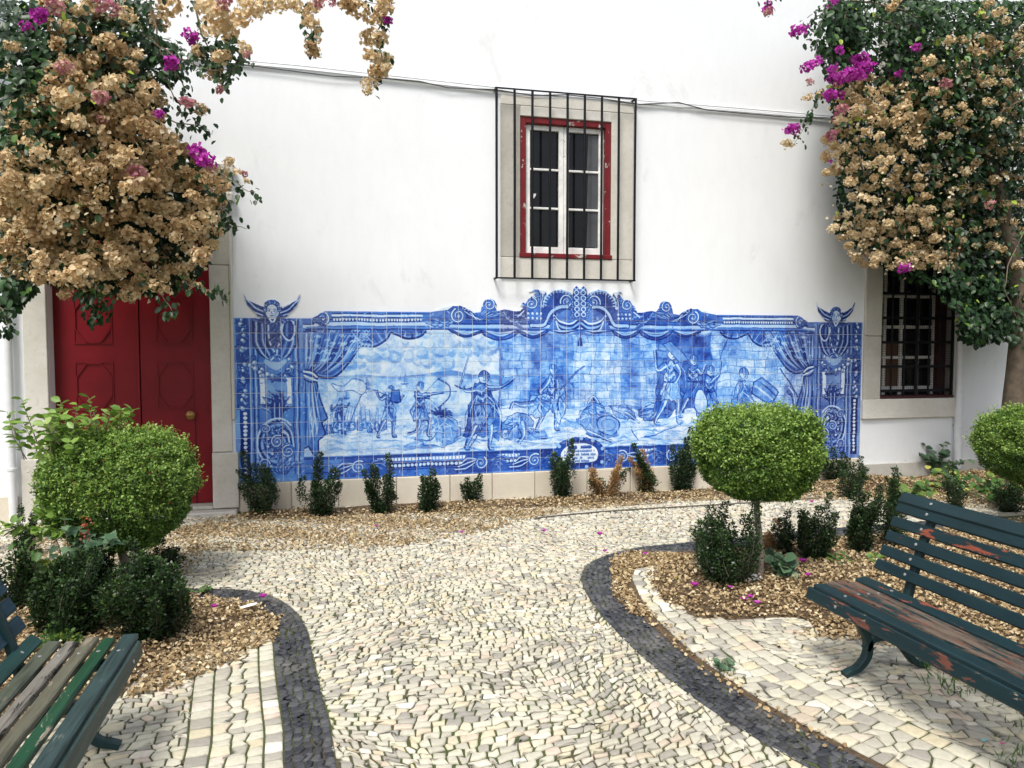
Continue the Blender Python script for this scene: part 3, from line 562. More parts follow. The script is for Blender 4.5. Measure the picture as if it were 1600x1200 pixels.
        for i in range(7): a = 1.8-i*.35; P.line([(15.3, 11.6), (15.3+.7*np.cos(a), 11.2+.75*np.sin(a)), (16.3+.1*i, 10.9)], .03, .15 if i % 2 else .95)
        P.volute((17.2, 12.0), .5, 1.7, 3.4, -1)
        P.leaf((19.6, 10.9), (18.2, 11.7), .2, .2, 5); P.leaf((20.2, 10.9), (18.9, 11.3), .2, -.2, 5)
        # crest: shell, scroll arch, tassel
        P.volute((20.3, 12.1), .5, 1.6, 2.6, -1)
        for i in range(12): a = np.pi*(.45+.75*i/11); P.line([(20.2+.55*np.cos(a), 11.9+.55*np.sin(a)), (20.1+1.0*np.cos(a), 11.8+1.0*np.sin(a))], .045, .15 if i % 2 else .95)
        for i in range(8): P.fruit((20.1+(i % 4)*.3, 11.1+(i//4)*.3), .1)
        P.leaf((20.9, 12.2), (20.4, 13.2), .26, -.15, 5); P.leaf((21.1, 12.5), (20.7, 13.3), .15, .1, 4)
        t = np.linspace(np.pi*1.02, .05, 30); ar = np.c_[22.45+1.35*np.cos(t), 12.0+1.22*np.sin(t)]
        P.poly(np.vstack([ar, [(23.8, 10.9), (21.1, 10.9)]]), .78, 1, .15)
        P.line(ar, .14, .25, sm=False); P.line(ar+[0, .12], .035, .95, sm=False)
        for i in range(1, 29, 2): P.line([ar[i]*.99+np.array([.2245, .12]), ar[i]+(np.array([22.45, 12.0])-ar[i])*.22], .035, .15, sm=False)
        for i in range(1, 29, 3): P.disc(ar[i]+[0, .03], .06, .9)
        P.volute((23.0, 12.3), .52, 1.7, 3.4, -1)
        arch = [(20.3, 10.55), (21.2, 10.6), (21.5, 10.9), (21.8, 11.5), (22.4, 11.9), (23.0, 11.95)]
        P.line(arch, .18, .95); P.line(arch, .13, .24); P.line(np.array(arch)+[.05, -.12], .03, .9)
        P.poly([(21.6, 10.3), (22.1, 11.3), (22.9, 11.75), (24, 11.7), (24, 10.2)], .55, 1, .15)
        for k in range(5): P.line([(22.0+.05*k, 11.3-.1*k), (22.5, 10.9-.17*k), (23.3, 10.75-.17*k), (24.0, 11.2-.2*k)], .06, [.1, .9, .3, .95, .15][k])
        for x0, x1, yb in ((14.3, 16.8, 9.75), (16.6, 19.4, 9.55), (19.2, 21.6, 9.65), (21.4, 24.0, 10.0)):
            mm = (x0+x1)/2; sw = P.smooth([(x0, 10.25), (x0+.4, yb+.25), (mm, yb), (x1-.4, yb+.25), (x1, 10.25)], 6)
            P.poly(sw, .68, 1, .15); P.line(sw, .05, .97, sm=False)
            for k in (.3, .55, .8): P.line([(x0+.2, 10.22), (mm, 10.25-(10.25-yb)*k), (x1-.2, 10.22)], .05, .15 if k < .6 else .92, .8)
        for i in range(5): P.leaf((24, 11.2+.35*i), (23.35-.05*(i % 2), 11.6+.38*i), .17, .25, 4, .97, .2)
        P.poly([(23.5, 11.0), (24, 11.0), (24, 13.6), (23.75, 13.6), (23.45, 12.9)], .85, .5)
        for i in range(6): P.ring((23.75, 11.4+.4*i), .16, .04, .15)
        # bottom border
        P.poly([(1, 0), (24, 0), (24, 1.6), (4, 1.6), (1, 1.6)], .62, 1, .12)
        P.poly([(4.3, 1.38), (24, 1.38), (24, 1.62), (4.3, 1.62)], .85); P.line([(4.3, 1.6), (24, 1.6)], .03, .4)
        P.poly([(7, 1.1), (24, 1.1), (24, 1.36), (7, 1.36)], .5)
        for i in range(70): P.poly([(7.1+.24*i, 1.12), (7.26+.24*i, 1.12), (7.26+.24*i, 1.32), (7.1+.24*i, 1.32)], .06)
        P.line([(7, .8), (24, .8)], .2, .9)
        for i in range(60): P.disc((7.1+.285*i, .8), .115, .14)
        P.poly([(4.3, 0), (24, 0), (24, .5), (4.3, .5)], .6, 1, .15); P.line([(1, .5), (24, .5)], .03, .9)
        for c in ((8.0, .75, 1), (16.6, .75, -1), (20.6, .8, 1)):
            P.poly([(c[0]-1.9, .1), (c[0]+2.3, .1), (c[0]+1.2, 1.35), (c[0]-1.1, 1.35)], .78, 1, .1)
            for k in range(6): P.line([(c[0]-2.0+.1*k, .25+.1*k), (c[0]-1.0, .3+.16*k), (c[0], 1.2-.05*k)], .035, .12 if k % 2 else .95)
            for k in range(4): P.leaf((c[0]+.4, .6), (c[0]+1.4+.3*k, .2+.25*k), .12, .2, 4)
            P.volute((c[0], c[1]), .47, 1.7, 1.0, c[2])
        # pilaster
        P.poly([(0, 0), (4.4, 0), (4.4, 11.05), (0, 11.05)], .52, 1, .12)
        P.poly([(0, 0), (.45, 0), (.45, 11), (0, 11)], .42, 1, .08); P.poly([(.3, .3), (.9, .3), (.9, 4.9), (.3, 4.9)], .95); P.line([(1.0, 0), (1.0, 9)], .05, .3)
        for i in range(15): P.disc((.6, .65+.285*i), .12, .12); P.disc((.57, .7+.285*i), .06, .02)
        P.poly([(.15, 4.9), (.95, 4.9), (.95, 10.9), (.15, 10.9)], .74, 1, .15); P.garland([(.55, 5.0), (.6, 8), (.55, 10.8)], 52, .42, 31)
        P.poly([(1.15, .3), (4.3, .3), (4.3, 10.9), (1.15, 10.9)], .55, 1, .1)
        for x, vv in ((1.2, .95), (1.35, .2), (1.5, .9), (3.75, .9), (3.95, .25), (4.1, .97), (4.25, .45)): P.line([(x, .5), (x, 10.8)], .035, vv)
        P.poly([(1.6, 5.0), (1.9, 5.0), (1.9, 7.0), (1.6, 7.0)], .04); P.poly([(3.3, 5.0), (3.6, 5.0), (3.6, 7.0), (3.3, 7.0)], .06)
        P.poly([(1.95, 4.6), (3.25, 4.6), (3.25, 7.2), (1.95, 7.2)], .42, 1, .1)
        for i in range(7):
            a = np.pi*(.12+.76*i/6); P.leaf((2.6, 4.3), (2.6+1.25*np.cos(a), 4.5+1.75*np.sin(a)), .24, .18*(1 if i < 3 else -1), 6, .9, .2)
        P.poly([(2.3, 4.0), (2.95, 4.0), (3.05, 5.2), (2.6, 5.8), (2.2, 5.2)], .8, .9, .1); [P.line([(2.35+.15*i, 4.1), (2.3+.17*i, 5.3)], .03, .2 if i % 2 else .95) for i in range(5)]
        for k in range(7):
            rr = 1.35-.17*k; tt = np.linspace(np.pi*.25, np.pi*1.45, 18); P.line(np.c_[2.65+rr*.95*np.cos(tt), 2.6+rr*1.25*np.sin(tt)], .06, [.15, .95, .3, .9, .1, .95, .2][k], sm=False)
        for k in range(5):
            rr = .95-.17*k; tt = np.linspace(-np.pi*.5, np.pi*.5, 14); P.line(np.c_[2.9+rr*.8*np.cos(tt), 2.5+rr*1.6*np.sin(tt)], .05, [.2, .95, .12, .9, .3][k], sm=False)
        for k in range(9):
            a = .5+k*.62; b_ = (2.65+.25*math.cos(a), 2.6+.35*math.sin(a)); P.leaf(b_, (2.65+1.05*math.cos(a+.5), 2.6+1.35*math.sin(a+.5)), .17, .3, 5, .88, .2)
        P.volute((2.6, 2.7), .42, 1.7, 1.0, 1); P.volute((1.9, 3.6), .33, 1.5, 2.0, -1)
        P.volute((3.35, 2.0), .45, 1.6, 1.5, 1); P.volute((1.75, 1.2), .38, 1.5, 0, 1)
        for k in range(8): P.leaf((2.4+.1*k, .5), (1.5+.42*k, 1.3-.1*(k % 3)), .16, .2, 4)
        P.garland([(1.3, 8.0), (1.7, 7.4), (2.6, 7.05), (3.5, 7.4), (3.9, 8.1)], 44, .42, 33)
        P.poly(P.smooth([(1.9, 8.0), (2.6, 7.5), (3.3, 8.0), (3.1, 8.3), (2.1, 8.3)], 4, True), .25, .9)
        P.poly(P.smooth([(1.2, 10.8), (1.15, 9.6), (1.5, 8.6), (2.2, 8.15), (2.6, 8.05), (3.0, 8.15), (3.7, 8.6), (4.05, 9.6), (4.0, 10.8)], 4), .72, 1, .12)
        for k in range(6):
            x = 1.25+.19*k; P.line([(x, 10.7), (x-.05+.02*k, 9.5), (x+.35, 8.6), (2.3, 8.2)], .055, [.95, .2, .9, .3, .95, .15][k]); x = 5.2-x; P.line([(x, 10.7), (x+.05-.02*k, 9.5), (x-.35, 8.6), (2.9, 8.2)], .055, [.95, .25, .9, .45, .95, .15][k])
        for k in range(8): P.leaf((2.6, 10.4-.28*k), (2.15+.9*(k % 2), 10.0-.26*k), .12, .2, 3)
        P.ring((3.5, 10.2), .42, .06, .15, ry=.7); P.ring((3.5, 10.2), .3, .05, .9, ry=.55)
        for k in range(10): P.leaf((2.45, 11.0), (1.3+.28*k, 10.3+.12*abs(k-5)), .13, .15, 3)
        # wings and child's head
        for sgn in (-1, 1):
            P.poly([(2.5+sgn*.2, 10.9), (2.5+sgn*.4, 11.6), (2.5+sgn*1.3, 12.0), (2.5+sgn*1.78, 12.6), (2.5+sgn*1.6, 11.8), (2.5+sgn*.9, 10.9)], .78, 1)
            for k in range(6): P.line([(2.5+sgn*(.35+.1*k), 11.45-.1*k), (2.5+sgn*(1.0+.06*k), 11.75-.13*k), (2.5+sgn*(1.75-.1*k), 12.5-.28*k)], .04, .2 if k % 2 else .95)
        P.disc((2.45, 11.5), .5, .9, ry=.66); P.disc((2.45, 11.42), .42, .13, ry=.5)
        for k in range(11): a = -.2+k*.36; P.disc((2.45+.45*np.cos(a), 11.62+.42*np.sin(a)), .15, .6 if k % 2 else .4); P.ring((2.45+.45*np.cos(a), 11.62+.42*np.sin(a)), .13, .025, .92)
        for sx in (-.17, .15): P.disc((2.45+sx, 11.47), .055, .85); P.line([(2.38+sx, 11.6), (2.52+sx, 11.6)], .02, .7)
        P.line([(2.44, 11.45), (2.41, 11.3), (2.49, 11.28)], .025, .6); P.line([(2.36, 11.16), (2.45, 11.14), (2.54, 11.17)], .03, .85); P.poly([(2.62, 11.7), (2.85, 11.5), (2.75, 11.1), (2.6, 11.0)], .4, .6)
        P.line([(2.3, 10.95), (2.5, 10.7), (2.65, 10.95)], .06, .1)
    P.mir = False; q = np.random.RandomState(61)
    for i in range(2600):
        x = q.uniform(0, 48); y = q.uniform(0, 13.6)
        if 4.4 < x < 43.6 and 1.6 < y < 10.1: continue
        iy, ix = int(y*S), int(x*S); d = P.D[iy, ix]
        if d < .45: continue
        a = q.uniform(0, 3.14); l = q.uniform(.1, .3); c = q.uniform(-.12, .12)
        P.line([(x, y), (x+l*.5*np.cos(a)+c*np.sin(a), y+l*.5*np.sin(a)-c*np.cos(a)), (x+l*np.cos(a), y+l*np.sin(a))], q.uniform(.015, .04), np.clip(d+q.choice([.25, -.45, -.3]), .1, .98), .7, taper=True)
    # tassel and lower cartouche (its writing is too worn to read)
    P.line([(24, 11.0), (24, 9.7)], .035, .85); P.poly([(23.9, 9.7), (24.1, 9.7), (24.2, 9.1), (23.8, 9.1)], .85)
    fr = P.smooth([(22.2, .3), (22.0, 1.2), (22.4, 1.9), (23.2, 2.3), (24, 2.35), (24.8, 2.3), (25.6, 1.9), (26.0, 1.2), (25.8, .3), (24.6, .08), (23.4, .08)], 5, True)
    P.poly(fr, .88, 1, .08)
    for k in range(0, len(fr), 3): P.disc(fr[k]*.93+np.array([24, 1.15])*.07, .14, .3 if k % 2 else .7)
    inn = fr*[.74, .66]+[24*.26, 1.15*.34]; P.poly(inn, .05, 1, .03); P.line(inn, .04, .9, sm=False)
    q = np.random.RandomState(77)
    for row, (y, x0, x1) in enumerate(((1.62, 23.1, 24.9), (1.33, 22.85, 25.2), (1.08, 22.85, 25.2), (.83, 22.95, 25.1), (.6, 23.3, 24.7))):
        x = x0
        while x < x1:
            w = q.uniform(.03, .07); hh = q.uniform(.05, .09)*(1.5 if row == 0 else 1)
            if q.rand() > .16: P.line([(x, y-hh), (x+w*.4, y+hh), (x+w, y-hh*.6)], .02 if row else .035, .82, sm=False)
            x += w+.05
    wx = (vnoise(60, 18, 51)-.5)*.09; wy = (vnoise(60, 18, 53)-.5)*.07
    P.D = P.D[np.clip((yy+wy*S).astype(int), 0, P.H-1), np.clip((xx+wx*S).astype(int), 0, P.W-1)]
    # ---- brush grain, tile by tile firing differences, colour
    D = P.D; D += (P.N-.5)*.10+(fine-.5)*.05*(D > .15)
    tr = np.random.RandomState(9); off = tr.normal(0, .035, (MV, MU)); pur = np.clip(tr.normal(.2, .22, (MV, MU)), 0, 1)
    pur[:, :] *= .6; pur[9:12, 1:6] = .75*tr.rand(3, 5)+.2; pur[10:12, 18:20] = .8; pur[10:13, 25:27] += .3; pur[:, 41:] = .45+.2*tr.rand(MV, 7)
    off[9:13, 28:38] += .05; off[:, 41:] += .06; off[10:14, 22:26] += .05
    off = np.kron(off, np.ones((S, S))); pur = np.kron(pur, np.ones((S, S)))
    D = np.clip(D+off*(.3+D), 0, 1)
    xs = [0, .12, .3, .5, .7, .85, 1.]
    vivid = np.array([(.80, .86, .93), (.56, .75, .92), (.25, .50, .86), (.085, .265, .72), (.030, .120, .52), (.014, .055, .33), (.008, .02, .18)])
    dull = np.array([(.78, .82, .88), (.60, .66, .80), (.33, .41, .63), (.16, .215, .44), (.072, .10, .27), (.034, .048, .16), (.015, .02, .09)])
    rgb = np.empty(D.shape+(3,), np.float32)
    for c in range(3):
        a = np.interp(D, xs, vivid[:, c]); b = np.interp(D, xs, dull[:, c]); rgb[..., c] = a*(1-pur)+b*pur
    return rgb
# ---------------------------------------------------------------- leaves by the thousand
RS = np.random.RandomState(7)
def unit(v): return v/(np.linalg.norm(v, axis=-1, keepdims=True)+1e-9)
def basis(nrm, r, axis=None):
    """rotation matrices with Z=nrm; X random, or leaning to axis"""
    nrm = unit(nrm); a = r.normal(size=nrm.shape) if axis is None else axis+r.normal(size=nrm.shape)*.25
    x = unit(a-nrm*np.sum(a*nrm, -1, keepdims=True)); y = np.cross(nrm, x); return np.stack([x, y, nrm], -1)
# templates: leaf lies along +X from its stalk at the origin, face up (+Z)
LEAF4 = (np.array([(0, 0, 0), (.45, -.30, .07), (1, 0, -.06), (.45, .30, .07)]), np.array([(0, 1, 2, 3)]))
LEAF6 = (np.array([(0, 0, 0), (.3, -.3, .08), (.72, -.26, .04), (1, 0, -.10), (.72, .26, .04), (.3, .3, .08), (.5, 0, -.02)]), np.array([(0, 1, 6), (1, 2, 6), (2, 3, 6), (3, 4, 6), (4, 5, 6), (5, 0, 6)]))
BRACT = (np.array([(0, 0, 0), (.25, -.45, .16), (.7, -.42, .22), (1, 0, .05), (.7, .42, .22), (.25, .45, .16), (.5, 0, -.04)]), LEAF6[1])
CURL = (np.array([(0, 0, 0), (.3, -.34, .22), (.8, -.24, .26), (1, .05, .08), (.7, .38, .10), (.2, .34, .28), (.5, 0, .02)]), LEAF6[1])
LOBED = (np.array([(0, 0, 0), (-.1, -.35, .03), (.25, -.28, .0), (.25, -.62, .0), (.55, -.25, .0), (1.05, 0, -.1), (.55, .25, 0), (.25, .62, 0), (.25, .28, 0), (-.1, .35, .03)]),
         np.array([(0, 1, 2), (0, 2, 4), (2, 3, 4), (0, 4, 6), (4, 5, 6), (0, 6, 8), (6, 7, 8), (0, 8, 9)]))
def scatter(tpl, pos, R, sc, tint, jit=0.):
    tv, tf = tpl; n, k = len(pos), len(tv); sc = np.asarray(sc, float); sc = sc.reshape(-1, 1, 1) if sc.ndim == 1 else sc[:, None, :]
    L = tv[None]*sc
    V = pos[:, None, :]+np.einsum('nij,nkj->nki', R, L)
    F = tf[None]+(np.arange(n)*k)[:, None, None]
    return V.reshape(-1, 3), F.reshape(-1, tf.shape[1]), np.repeat(tint, k)
def leaves(name, tpl, pos, R, sc, tint, mat, parent=None, stuff=True, **k):
    V, F, T = scatter(tpl, pos, R, sc, tint); o = link(name, mesh_np(name, V, F, mat, tint=T), parent, **k)
    if stuff: o['kind'] = 'stuff'
    return o
def merge(parts):
    V = []; F = []; T = []; n = 0
    for v, f, t in parts: V.append(v); F.append(f+n); T.append(t); n += len(v)
    return np.vstack(V), F, np.concatenate(T)
def twigs(name, paths, mat, parent, n=5, **k):
    mb = MB()
    for P, r0, r1 in paths: mb.tube(P, r0, n, r1)
    return mb.build(name, mat, parent, True, **k)
def lump(p, seed, amp):
    r = np.random.RandomState(seed); k = r.normal(size=(7, 3))*3.2; ph = r.uniform(0, 6.28, 7)
    return amp*np.sin(p@k.T+ph).sum(1)/3.5

def topiary(name, base, h_trunk, rx, ry, rz, seed, label, tr=.03, nleaf=46000, sup=3.0, lean=(0, 0), square=1.0, bot=1.0):
    r = np.random.RandomState(seed); root = empty(name, base); tag(root, label, 'tree', 'clipped round trees in the flower beds')
    c = np.array([lean[0], lean[1], h_trunk+rz*.86])
    twigs('trunk', [([(0, 0, -.05), (lean[0]*.2+.01, lean[1]*.2, h_trunk*.35), (lean[0]*.6-.01, lean[1]*.6, h_trunk*.75), (lean[0], lean[1], h_trunk+rz*.5)], tr*1.2, tr*.8)], M['bark'], root, 12)
    lb = []
    for i in range(16):
        d = unit(r.normal(size=3)+[0, 0, .6]); lb.append(([c+[0, 0, -rz*.75], c+d*[rx, ry, rz]*.45+[0, 0, -rz*.25], c+d*[rx, ry, rz]*.88], tr*.4, tr*.1))
    twigs('limbs', lb, M['bark'], root)
    def shell(n, depth, seed2):
        r2 = np.random.RandomState(seed2); d = unit(r2.normal(size=(n, 3)))
        q = np.abs(d)**sup; s = (q.sum(1))**(-1/sup); p = d*s[:, None]
        lo = p[:, 2] < 0; p[lo, :2] *= (1-.38*bot*np.abs(p[lo, 2:3])**1.3)
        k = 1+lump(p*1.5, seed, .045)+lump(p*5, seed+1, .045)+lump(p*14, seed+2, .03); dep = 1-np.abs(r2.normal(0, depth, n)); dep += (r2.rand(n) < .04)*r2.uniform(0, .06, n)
        return p*(k*dep)[:, None]*[rx, ry, rz]+c, d, dep, k
    p, d, dep, k = shell(nleaf, .05, seed+3); nn = unit(d*[1/rx, 1/ry, 1/rz])
    nr = nn*.55+r.normal(size=p.shape)*.55+[0, 0, .35]
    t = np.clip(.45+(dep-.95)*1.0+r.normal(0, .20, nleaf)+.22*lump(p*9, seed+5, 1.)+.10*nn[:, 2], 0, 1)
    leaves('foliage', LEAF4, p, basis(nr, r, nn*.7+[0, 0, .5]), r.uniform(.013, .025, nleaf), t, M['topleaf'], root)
    # shoots that stand out of the clipped surface
    ns = 2000; p2, d2, _, _ = shell(ns, .01, seed+8); P = []; T = []
    up = d2[:, 2] > -.2; p2 = p2[up]; d2 = d2[up]; dirs = unit(d2*.7+[0, 0, .8]+r.normal(size=d2.shape)*.3)
    for j in range(6): P.append(p2+dirs*(.008+.0095*j)+r.normal(size=p2.shape)*.004); T.append(np.full(len(p2), .62+.06*j))
    P = np.vstack(P); T = np.concatenate(T)+r.normal(0, .08, len(P)); leaves('new_shoots', LEAF4, P, basis(r.normal(size=P.shape)+[0, 0, .8], r), r.uniform(.014, .024, len(P)), np.clip(T, 0, 1), M['topleaf'], root)
    return root

def box_shrub(name, base, h, w, seed, label, n=14, mat='boxleaf', mix=None, group='small dark box shrubs', leaf=.019, dens=1., tpl=LEAF4, spread=1., cat='shrub', parts=None):
    """upright shoots fan out of a short stem; leaves all the way up each shoot"""
    r = np.random.RandomState(seed); root = empty(name, base); tag(root, label, cat, group); paths = []; P = []; A = []; T = []; S_ = []; D = []
    ln_ = r.normal(0, .09, 2)*h; twin = r.rand() < .4; ta = r.uniform(-.6, .6)
    for i in range(n):
        a = r.uniform(0, 6.28); q = math.sqrt(r.rand()); 
        if twin and q > .35: a = ta+(math.pi if i % 2 else 0)+r.normal(0, .5)
        hh = h*r.uniform(.52, 1.0)*(1-.25*q); rad = w*.58*q*spread
        if i == 0: hh = h
        e = np.array([rad*math.cos(a)+ln_[0], rad*math.sin(a)+ln_[1], hh]); m = np.array([rad*.75*math.cos(a), rad*.75*math.sin(a), hh*.45])+r.normal(0, .012, 3)
        ctrl = np.array([(0, 0, -.02), (e[0]*.25, e[1]*.25, .05*h), m, (m+e)/2+r.normal(0, .008, 3), e]); paths.append((ctrl, .0035, .0012))
        nl = int(hh*1250*dens); t = r.uniform(.12, 1.03, nl); s_ = np.interp(t, np.linspace(0, 1, 5), np.arange(5)); i0 = np.minimum(s_.astype(int), 3); f = (s_-i0)[:, None]; c = ctrl[i0]*(1-f)+ctrl[i0+1]*f
        ax = unit(r.normal(size=(nl, 3))*[1, 1, .5]); rr = (.038+w*.10)*(1.2-t*.85)
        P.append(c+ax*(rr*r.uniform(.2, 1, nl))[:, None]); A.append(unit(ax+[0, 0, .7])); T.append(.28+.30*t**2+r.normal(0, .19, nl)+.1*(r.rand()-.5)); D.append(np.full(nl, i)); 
    P = np.vstack(P); A = np.vstack(A); T = np.clip(np.concatenate(T), 0, 1); D = np.concatenate(D); nr = unit(np.cross(A, r.normal(size=A.shape)))+[0, 0, .5]
    k = np.ones(len(P), bool)
    if mix is not None:
        side = (P[:, 0] < mix[1]*w) if mix[0] == 'left' else (r.rand(n) < mix[1])[D]
        k = ~side; leaves('dead_foliage', tpl, P[side], basis(nr[side], r, A[side]), r.uniform(.7, 1.25, side.sum())*leaf, T[side], M['deadleaf'], root)
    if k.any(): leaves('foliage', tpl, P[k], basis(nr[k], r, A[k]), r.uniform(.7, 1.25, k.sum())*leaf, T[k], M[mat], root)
    twigs('stem', paths, M['barkdark'], root, 4)
    return root

# dried flower heads of the bougainvillea: a few shared shapes
def head_mesh(name, mat, seed, n=74, r0=.07, sz=.034):
    r = np.random.RandomState(seed); d = unit(r.normal(size=(n, 3))+[0, 0, .25]); el = np.array([r.uniform(.8, 1.25), r.uniform(.8, 1.25), r.uniform(.6, .85)])
    p = d*el*(r0*(1+lump(d*2, seed, .25))*r.uniform(.62, 1.0, n))[:, None]
    nr = unit(d+r.normal(size=d.shape)*.45); V, F, T = scatter(BRACT, p-nr*.0, basis(nr, r), r.uniform(.75, 1.2, n)*sz, np.clip(r.normal(.5, .17, n), 0, 1))
    return mesh_np(name, V, F, M[mat], tint=T)
# ---------------------------------------------------------------- the white building
bld = empty('white_building', (0, 0, 0)); tag(bld, 'white plastered building with red door, barred windows and stone trim behind the garden', 'building')
X = lambda px, py=600: Wp(px, py)[0]
Z = lambda px, py: Wp(px, py)[2]
XL, XR, ZT = -7., 12., 7.5
DX0, DX1, DZ1 = X(78), X(330), 2.95                       # door opening
WX0, WX1, WZ0, WZ1 = X(812), X(952), Z(880, 404), Z(812, 183)+.01   # small window
RX0, RX1, RZ0, RZ1 = X(1373), X(1489), Z(1430, 622), 2.95
UX0, UX1, UZ0, UZ1 = X(1372), X(1440), 3.85, 5.6
holes = [(DX0, DX1, -.2, DZ1), (WX0, WX1, WZ0, WZ1), (RX0, RX1, RZ0, RZ1), (UX0, UX1, UZ0, UZ1)]
xs = sorted({XL, XR, *[h[0] for h in holes], *[h[1] for h in holes]}); zs = sorted({-.3, ZT, *[h[2] for h in holes], *[h[3] for h in holes]})
mb = MB()
for i in range(len(xs)-1):
    run = None
    for j in range(len(zs)-1):
        cx, cz = (xs[i]+xs[i+1])/2, (zs[j]+zs[j+1])/2; solid = not any(h[0] < cx < h[1] and h[2] < cz < h[3] for h in holes)
        if solid and run is None: run = zs[j]
        if (not solid or j == len(zs)-2) and run is not None: mb.box((xs[i], 0, run), (xs[i+1], .45, zs[j+1] if solid else zs[j])); run = None
mb.build('wall', M['plaster'], bld)
mb = MB(); mb.box((XL, .46, -.3), (XR, 5, ZT)); inner = mb.build('dark_interior', M['dark'], bld)
mb = MB(); mb.prism([(-.35, ZT+.02), (5.2, ZT+.02), (2.4, ZT+1.2)], 0, XL-.3, XR+.3); M['rooftile'] = plain('terracotta_roof', (.38, .16, .09), .8); mb.build('roof', M['rooftile'], bld)

def block(name, a, b, mat, parent, bev=.006): return MB().box(a, b, bev).build(name, mat, parent)
# plinth stones below the mural, each a block
r = np.random.RandomState(4); px = [372, 453, 527, 618, 702, 768, 835, 917, 985, 1058, 1120, 1190, 1262, 1343]
for a, b in zip(px[:-1], px[1:]): block('plinth_stone', (X(a)+.003, -.028-r.uniform(0, .008), -.15), (X(b)-.003, .0, .258+r.normal(0, .001)), M['plinth'], bld)
px = [1346, 1402, 1494, 1560, 1640, 1730]
for a, b in zip(px[:-1], px[1:]): block('plinth_stone', (X(a)+.003, -.025-r.uniform(0, .008), -.15), (X(b)-.003, .0, .185), M['greystone'], bld)
for a, b in ((-150, -80), (-80, -20), (-20, 24)): block('plinth_stone', (X(a)+.003, -.03, -.15), (X(b)-.003, 0, Z(12, 775)), M['plinth'], bld)

# door: surround, threshold, two leaves with octagon mouldings
door = empty('door', ((DX0+DX1)/2, .2, .03)); door.parent = bld; dc = np.array(door.location)
def L(p): return np.array(p)-dc
zp = Z(350, 706)
jr0, jr1 = DX1, X(366)
block('frame_stone', L((jr0, -.045, .04)), L((X(371), .19, zp-.003)), M['stone'], door); block('frame_stone', L((jr0+.004, -.03, zp+.003)), L((X(362), .19, Z(362, 415)-.003)), M['stone'], door)
block('frame_stone', L((jr0+.004, -.03, Z(362, 415)+.003)), L((X(368), .19, Z(368, 318))), M['stone'], door); block('frame_moulding', L((X(362)+.003, -.055, zp+.3)), L((X(362)+.03, -.001, 2.72)), M['stone'], door, .01)
block('cornice_stone', L((jr0-.2, -.09, Z(368, 318)+.003)), L((X(370)+.01, .19, Z(368, 303))), M['stone'], door, .012)
jl0, jl1 = X(40), DX0
zl = Z(60, 716); block('frame_stone', L((X(31), -.045, .02)), L((jl1, .19, zl-.003)), M['stone'], door); block('frame_stone', L((jl0, -.03, zl+.003)), L((jl1-.004, .19, 2.85)), M['stone'], door)
block('lintel_stone', L((jl0, -.03, 2.853)), L((X(366), .19, 3.1)), M['stone'], door); block('cornice_stone', L((jl0-.06, -.10, 3.105)), L((X(374), .19, 3.2)), M['stone'], door, .012)
block('threshold_stone', L((X(22), -.16, -.12)), L((X(366)+.02, .2, .028)), M['greystone'], door, .012); block('step_stone', L((jl1-.1, -.03, .029)), L((jr0, .25, .062)), M['greystone'], door, .008)
dy = .13; mid = X(214)+.0
zt = 2.94
for a, b in ((DX0, mid-.004), (mid+.004, DX1)): block('door_leaf', L((a, dy, .065)), L((b, dy+.05, zt)), M['red'], door, .004)
block('astragal', L((mid-.028, dy-.012, .07)), L((mid+.0, dy-.001, zt)), M['red'], door, .004)
def moulding(cx, cz, w, h):
    q = MB(); e = .012
    for (x0, z0, x1, z1) in ((-w, -h, w, -h+e), (-w, h-e, w, h), (-w, -h+e, -w+e, h-e), (w-e, -h+e, w, h-e)): q.box(L((cx+x0, dy-.008, cz+z0)), L((cx+x1, dy-.001, cz+z1)))
    q.build('panel_moulding', M['red'], door)
    q = MB(); t = np.radians(np.arange(8)*45+22.5); o = np.c_[(w-.016)/math.cos(math.pi/8)*np.cos(t), (h-.016)/math.cos(math.pi/8)*np.sin(t)]
    for k in range(8):
        a, b = o[k], o[(k+1) % 8]; q.bar(L((cx+a[0], dy-.007, cz+a[1])), L((cx+b[0], dy-.007, cz+b[1])), .010, .012, (0, 1, 0))
    q.build('octagon_moulding', M['red'], door)
dxp = lambda px, py: Wp(px, py, dy)
pw = (dxp(303, 600)[0]-dxp(245, 600)[0])/2; ph = (dxp(270, 565)[2]-dxp(270, 640)[2])/2
cz1 = dxp(270, 602)[2]; step = dxp(270, 602)[2]-dxp(270, 505)[2]
for cx in (dxp(148, 600)[0], dxp(274, 600)[0]):
    for k in range(4): moulding(cx, cz1+k*(2*ph+.16), pw, ph)
    moulding(cx, .32, pw, .2)
block('wicket_seam', L((dxp(304, 600)[0]-.004, dy-.004, .07)), L((dxp(304, 600)[0]+.004, dy-.001, cz1-ph-.1)), M['dark'], door, 0)
kx = dxp(299, 648); MB().lathe(L((kx[0], dy-.075, kx[2])), [(.005, -.01), (.03, -.004), (.042, .012), (.040, .03), (.025, .045), (.014, .055), (.014, .066), (.035, .068), (.035, .074)], 1, 20).build('door_knob', M['brass'], door, True)
kp = dxp(322, 640); MB().box(L((kp[0]-.018, dy-.006, kp[2]-.05)), L((kp[0]+.018, dy-.001, kp[2]+.055)), .002).build('keyhole_plate', M['red'], door); MB().box(L((kp[0]-.004, dy-.0075, kp[2]+.0)), L((kp[0]+.004, dy-.0055, kp[2]+.02))).build('keyhole', M['dark'], door)
for zz in (.5, 1.6, 2.5): MB().tube([L((DX1-.008, dy-.008, zz)), L((DX1-.008, dy-.008, zz+.09))], .007, 8).build('hinge', M['red'], door, True)

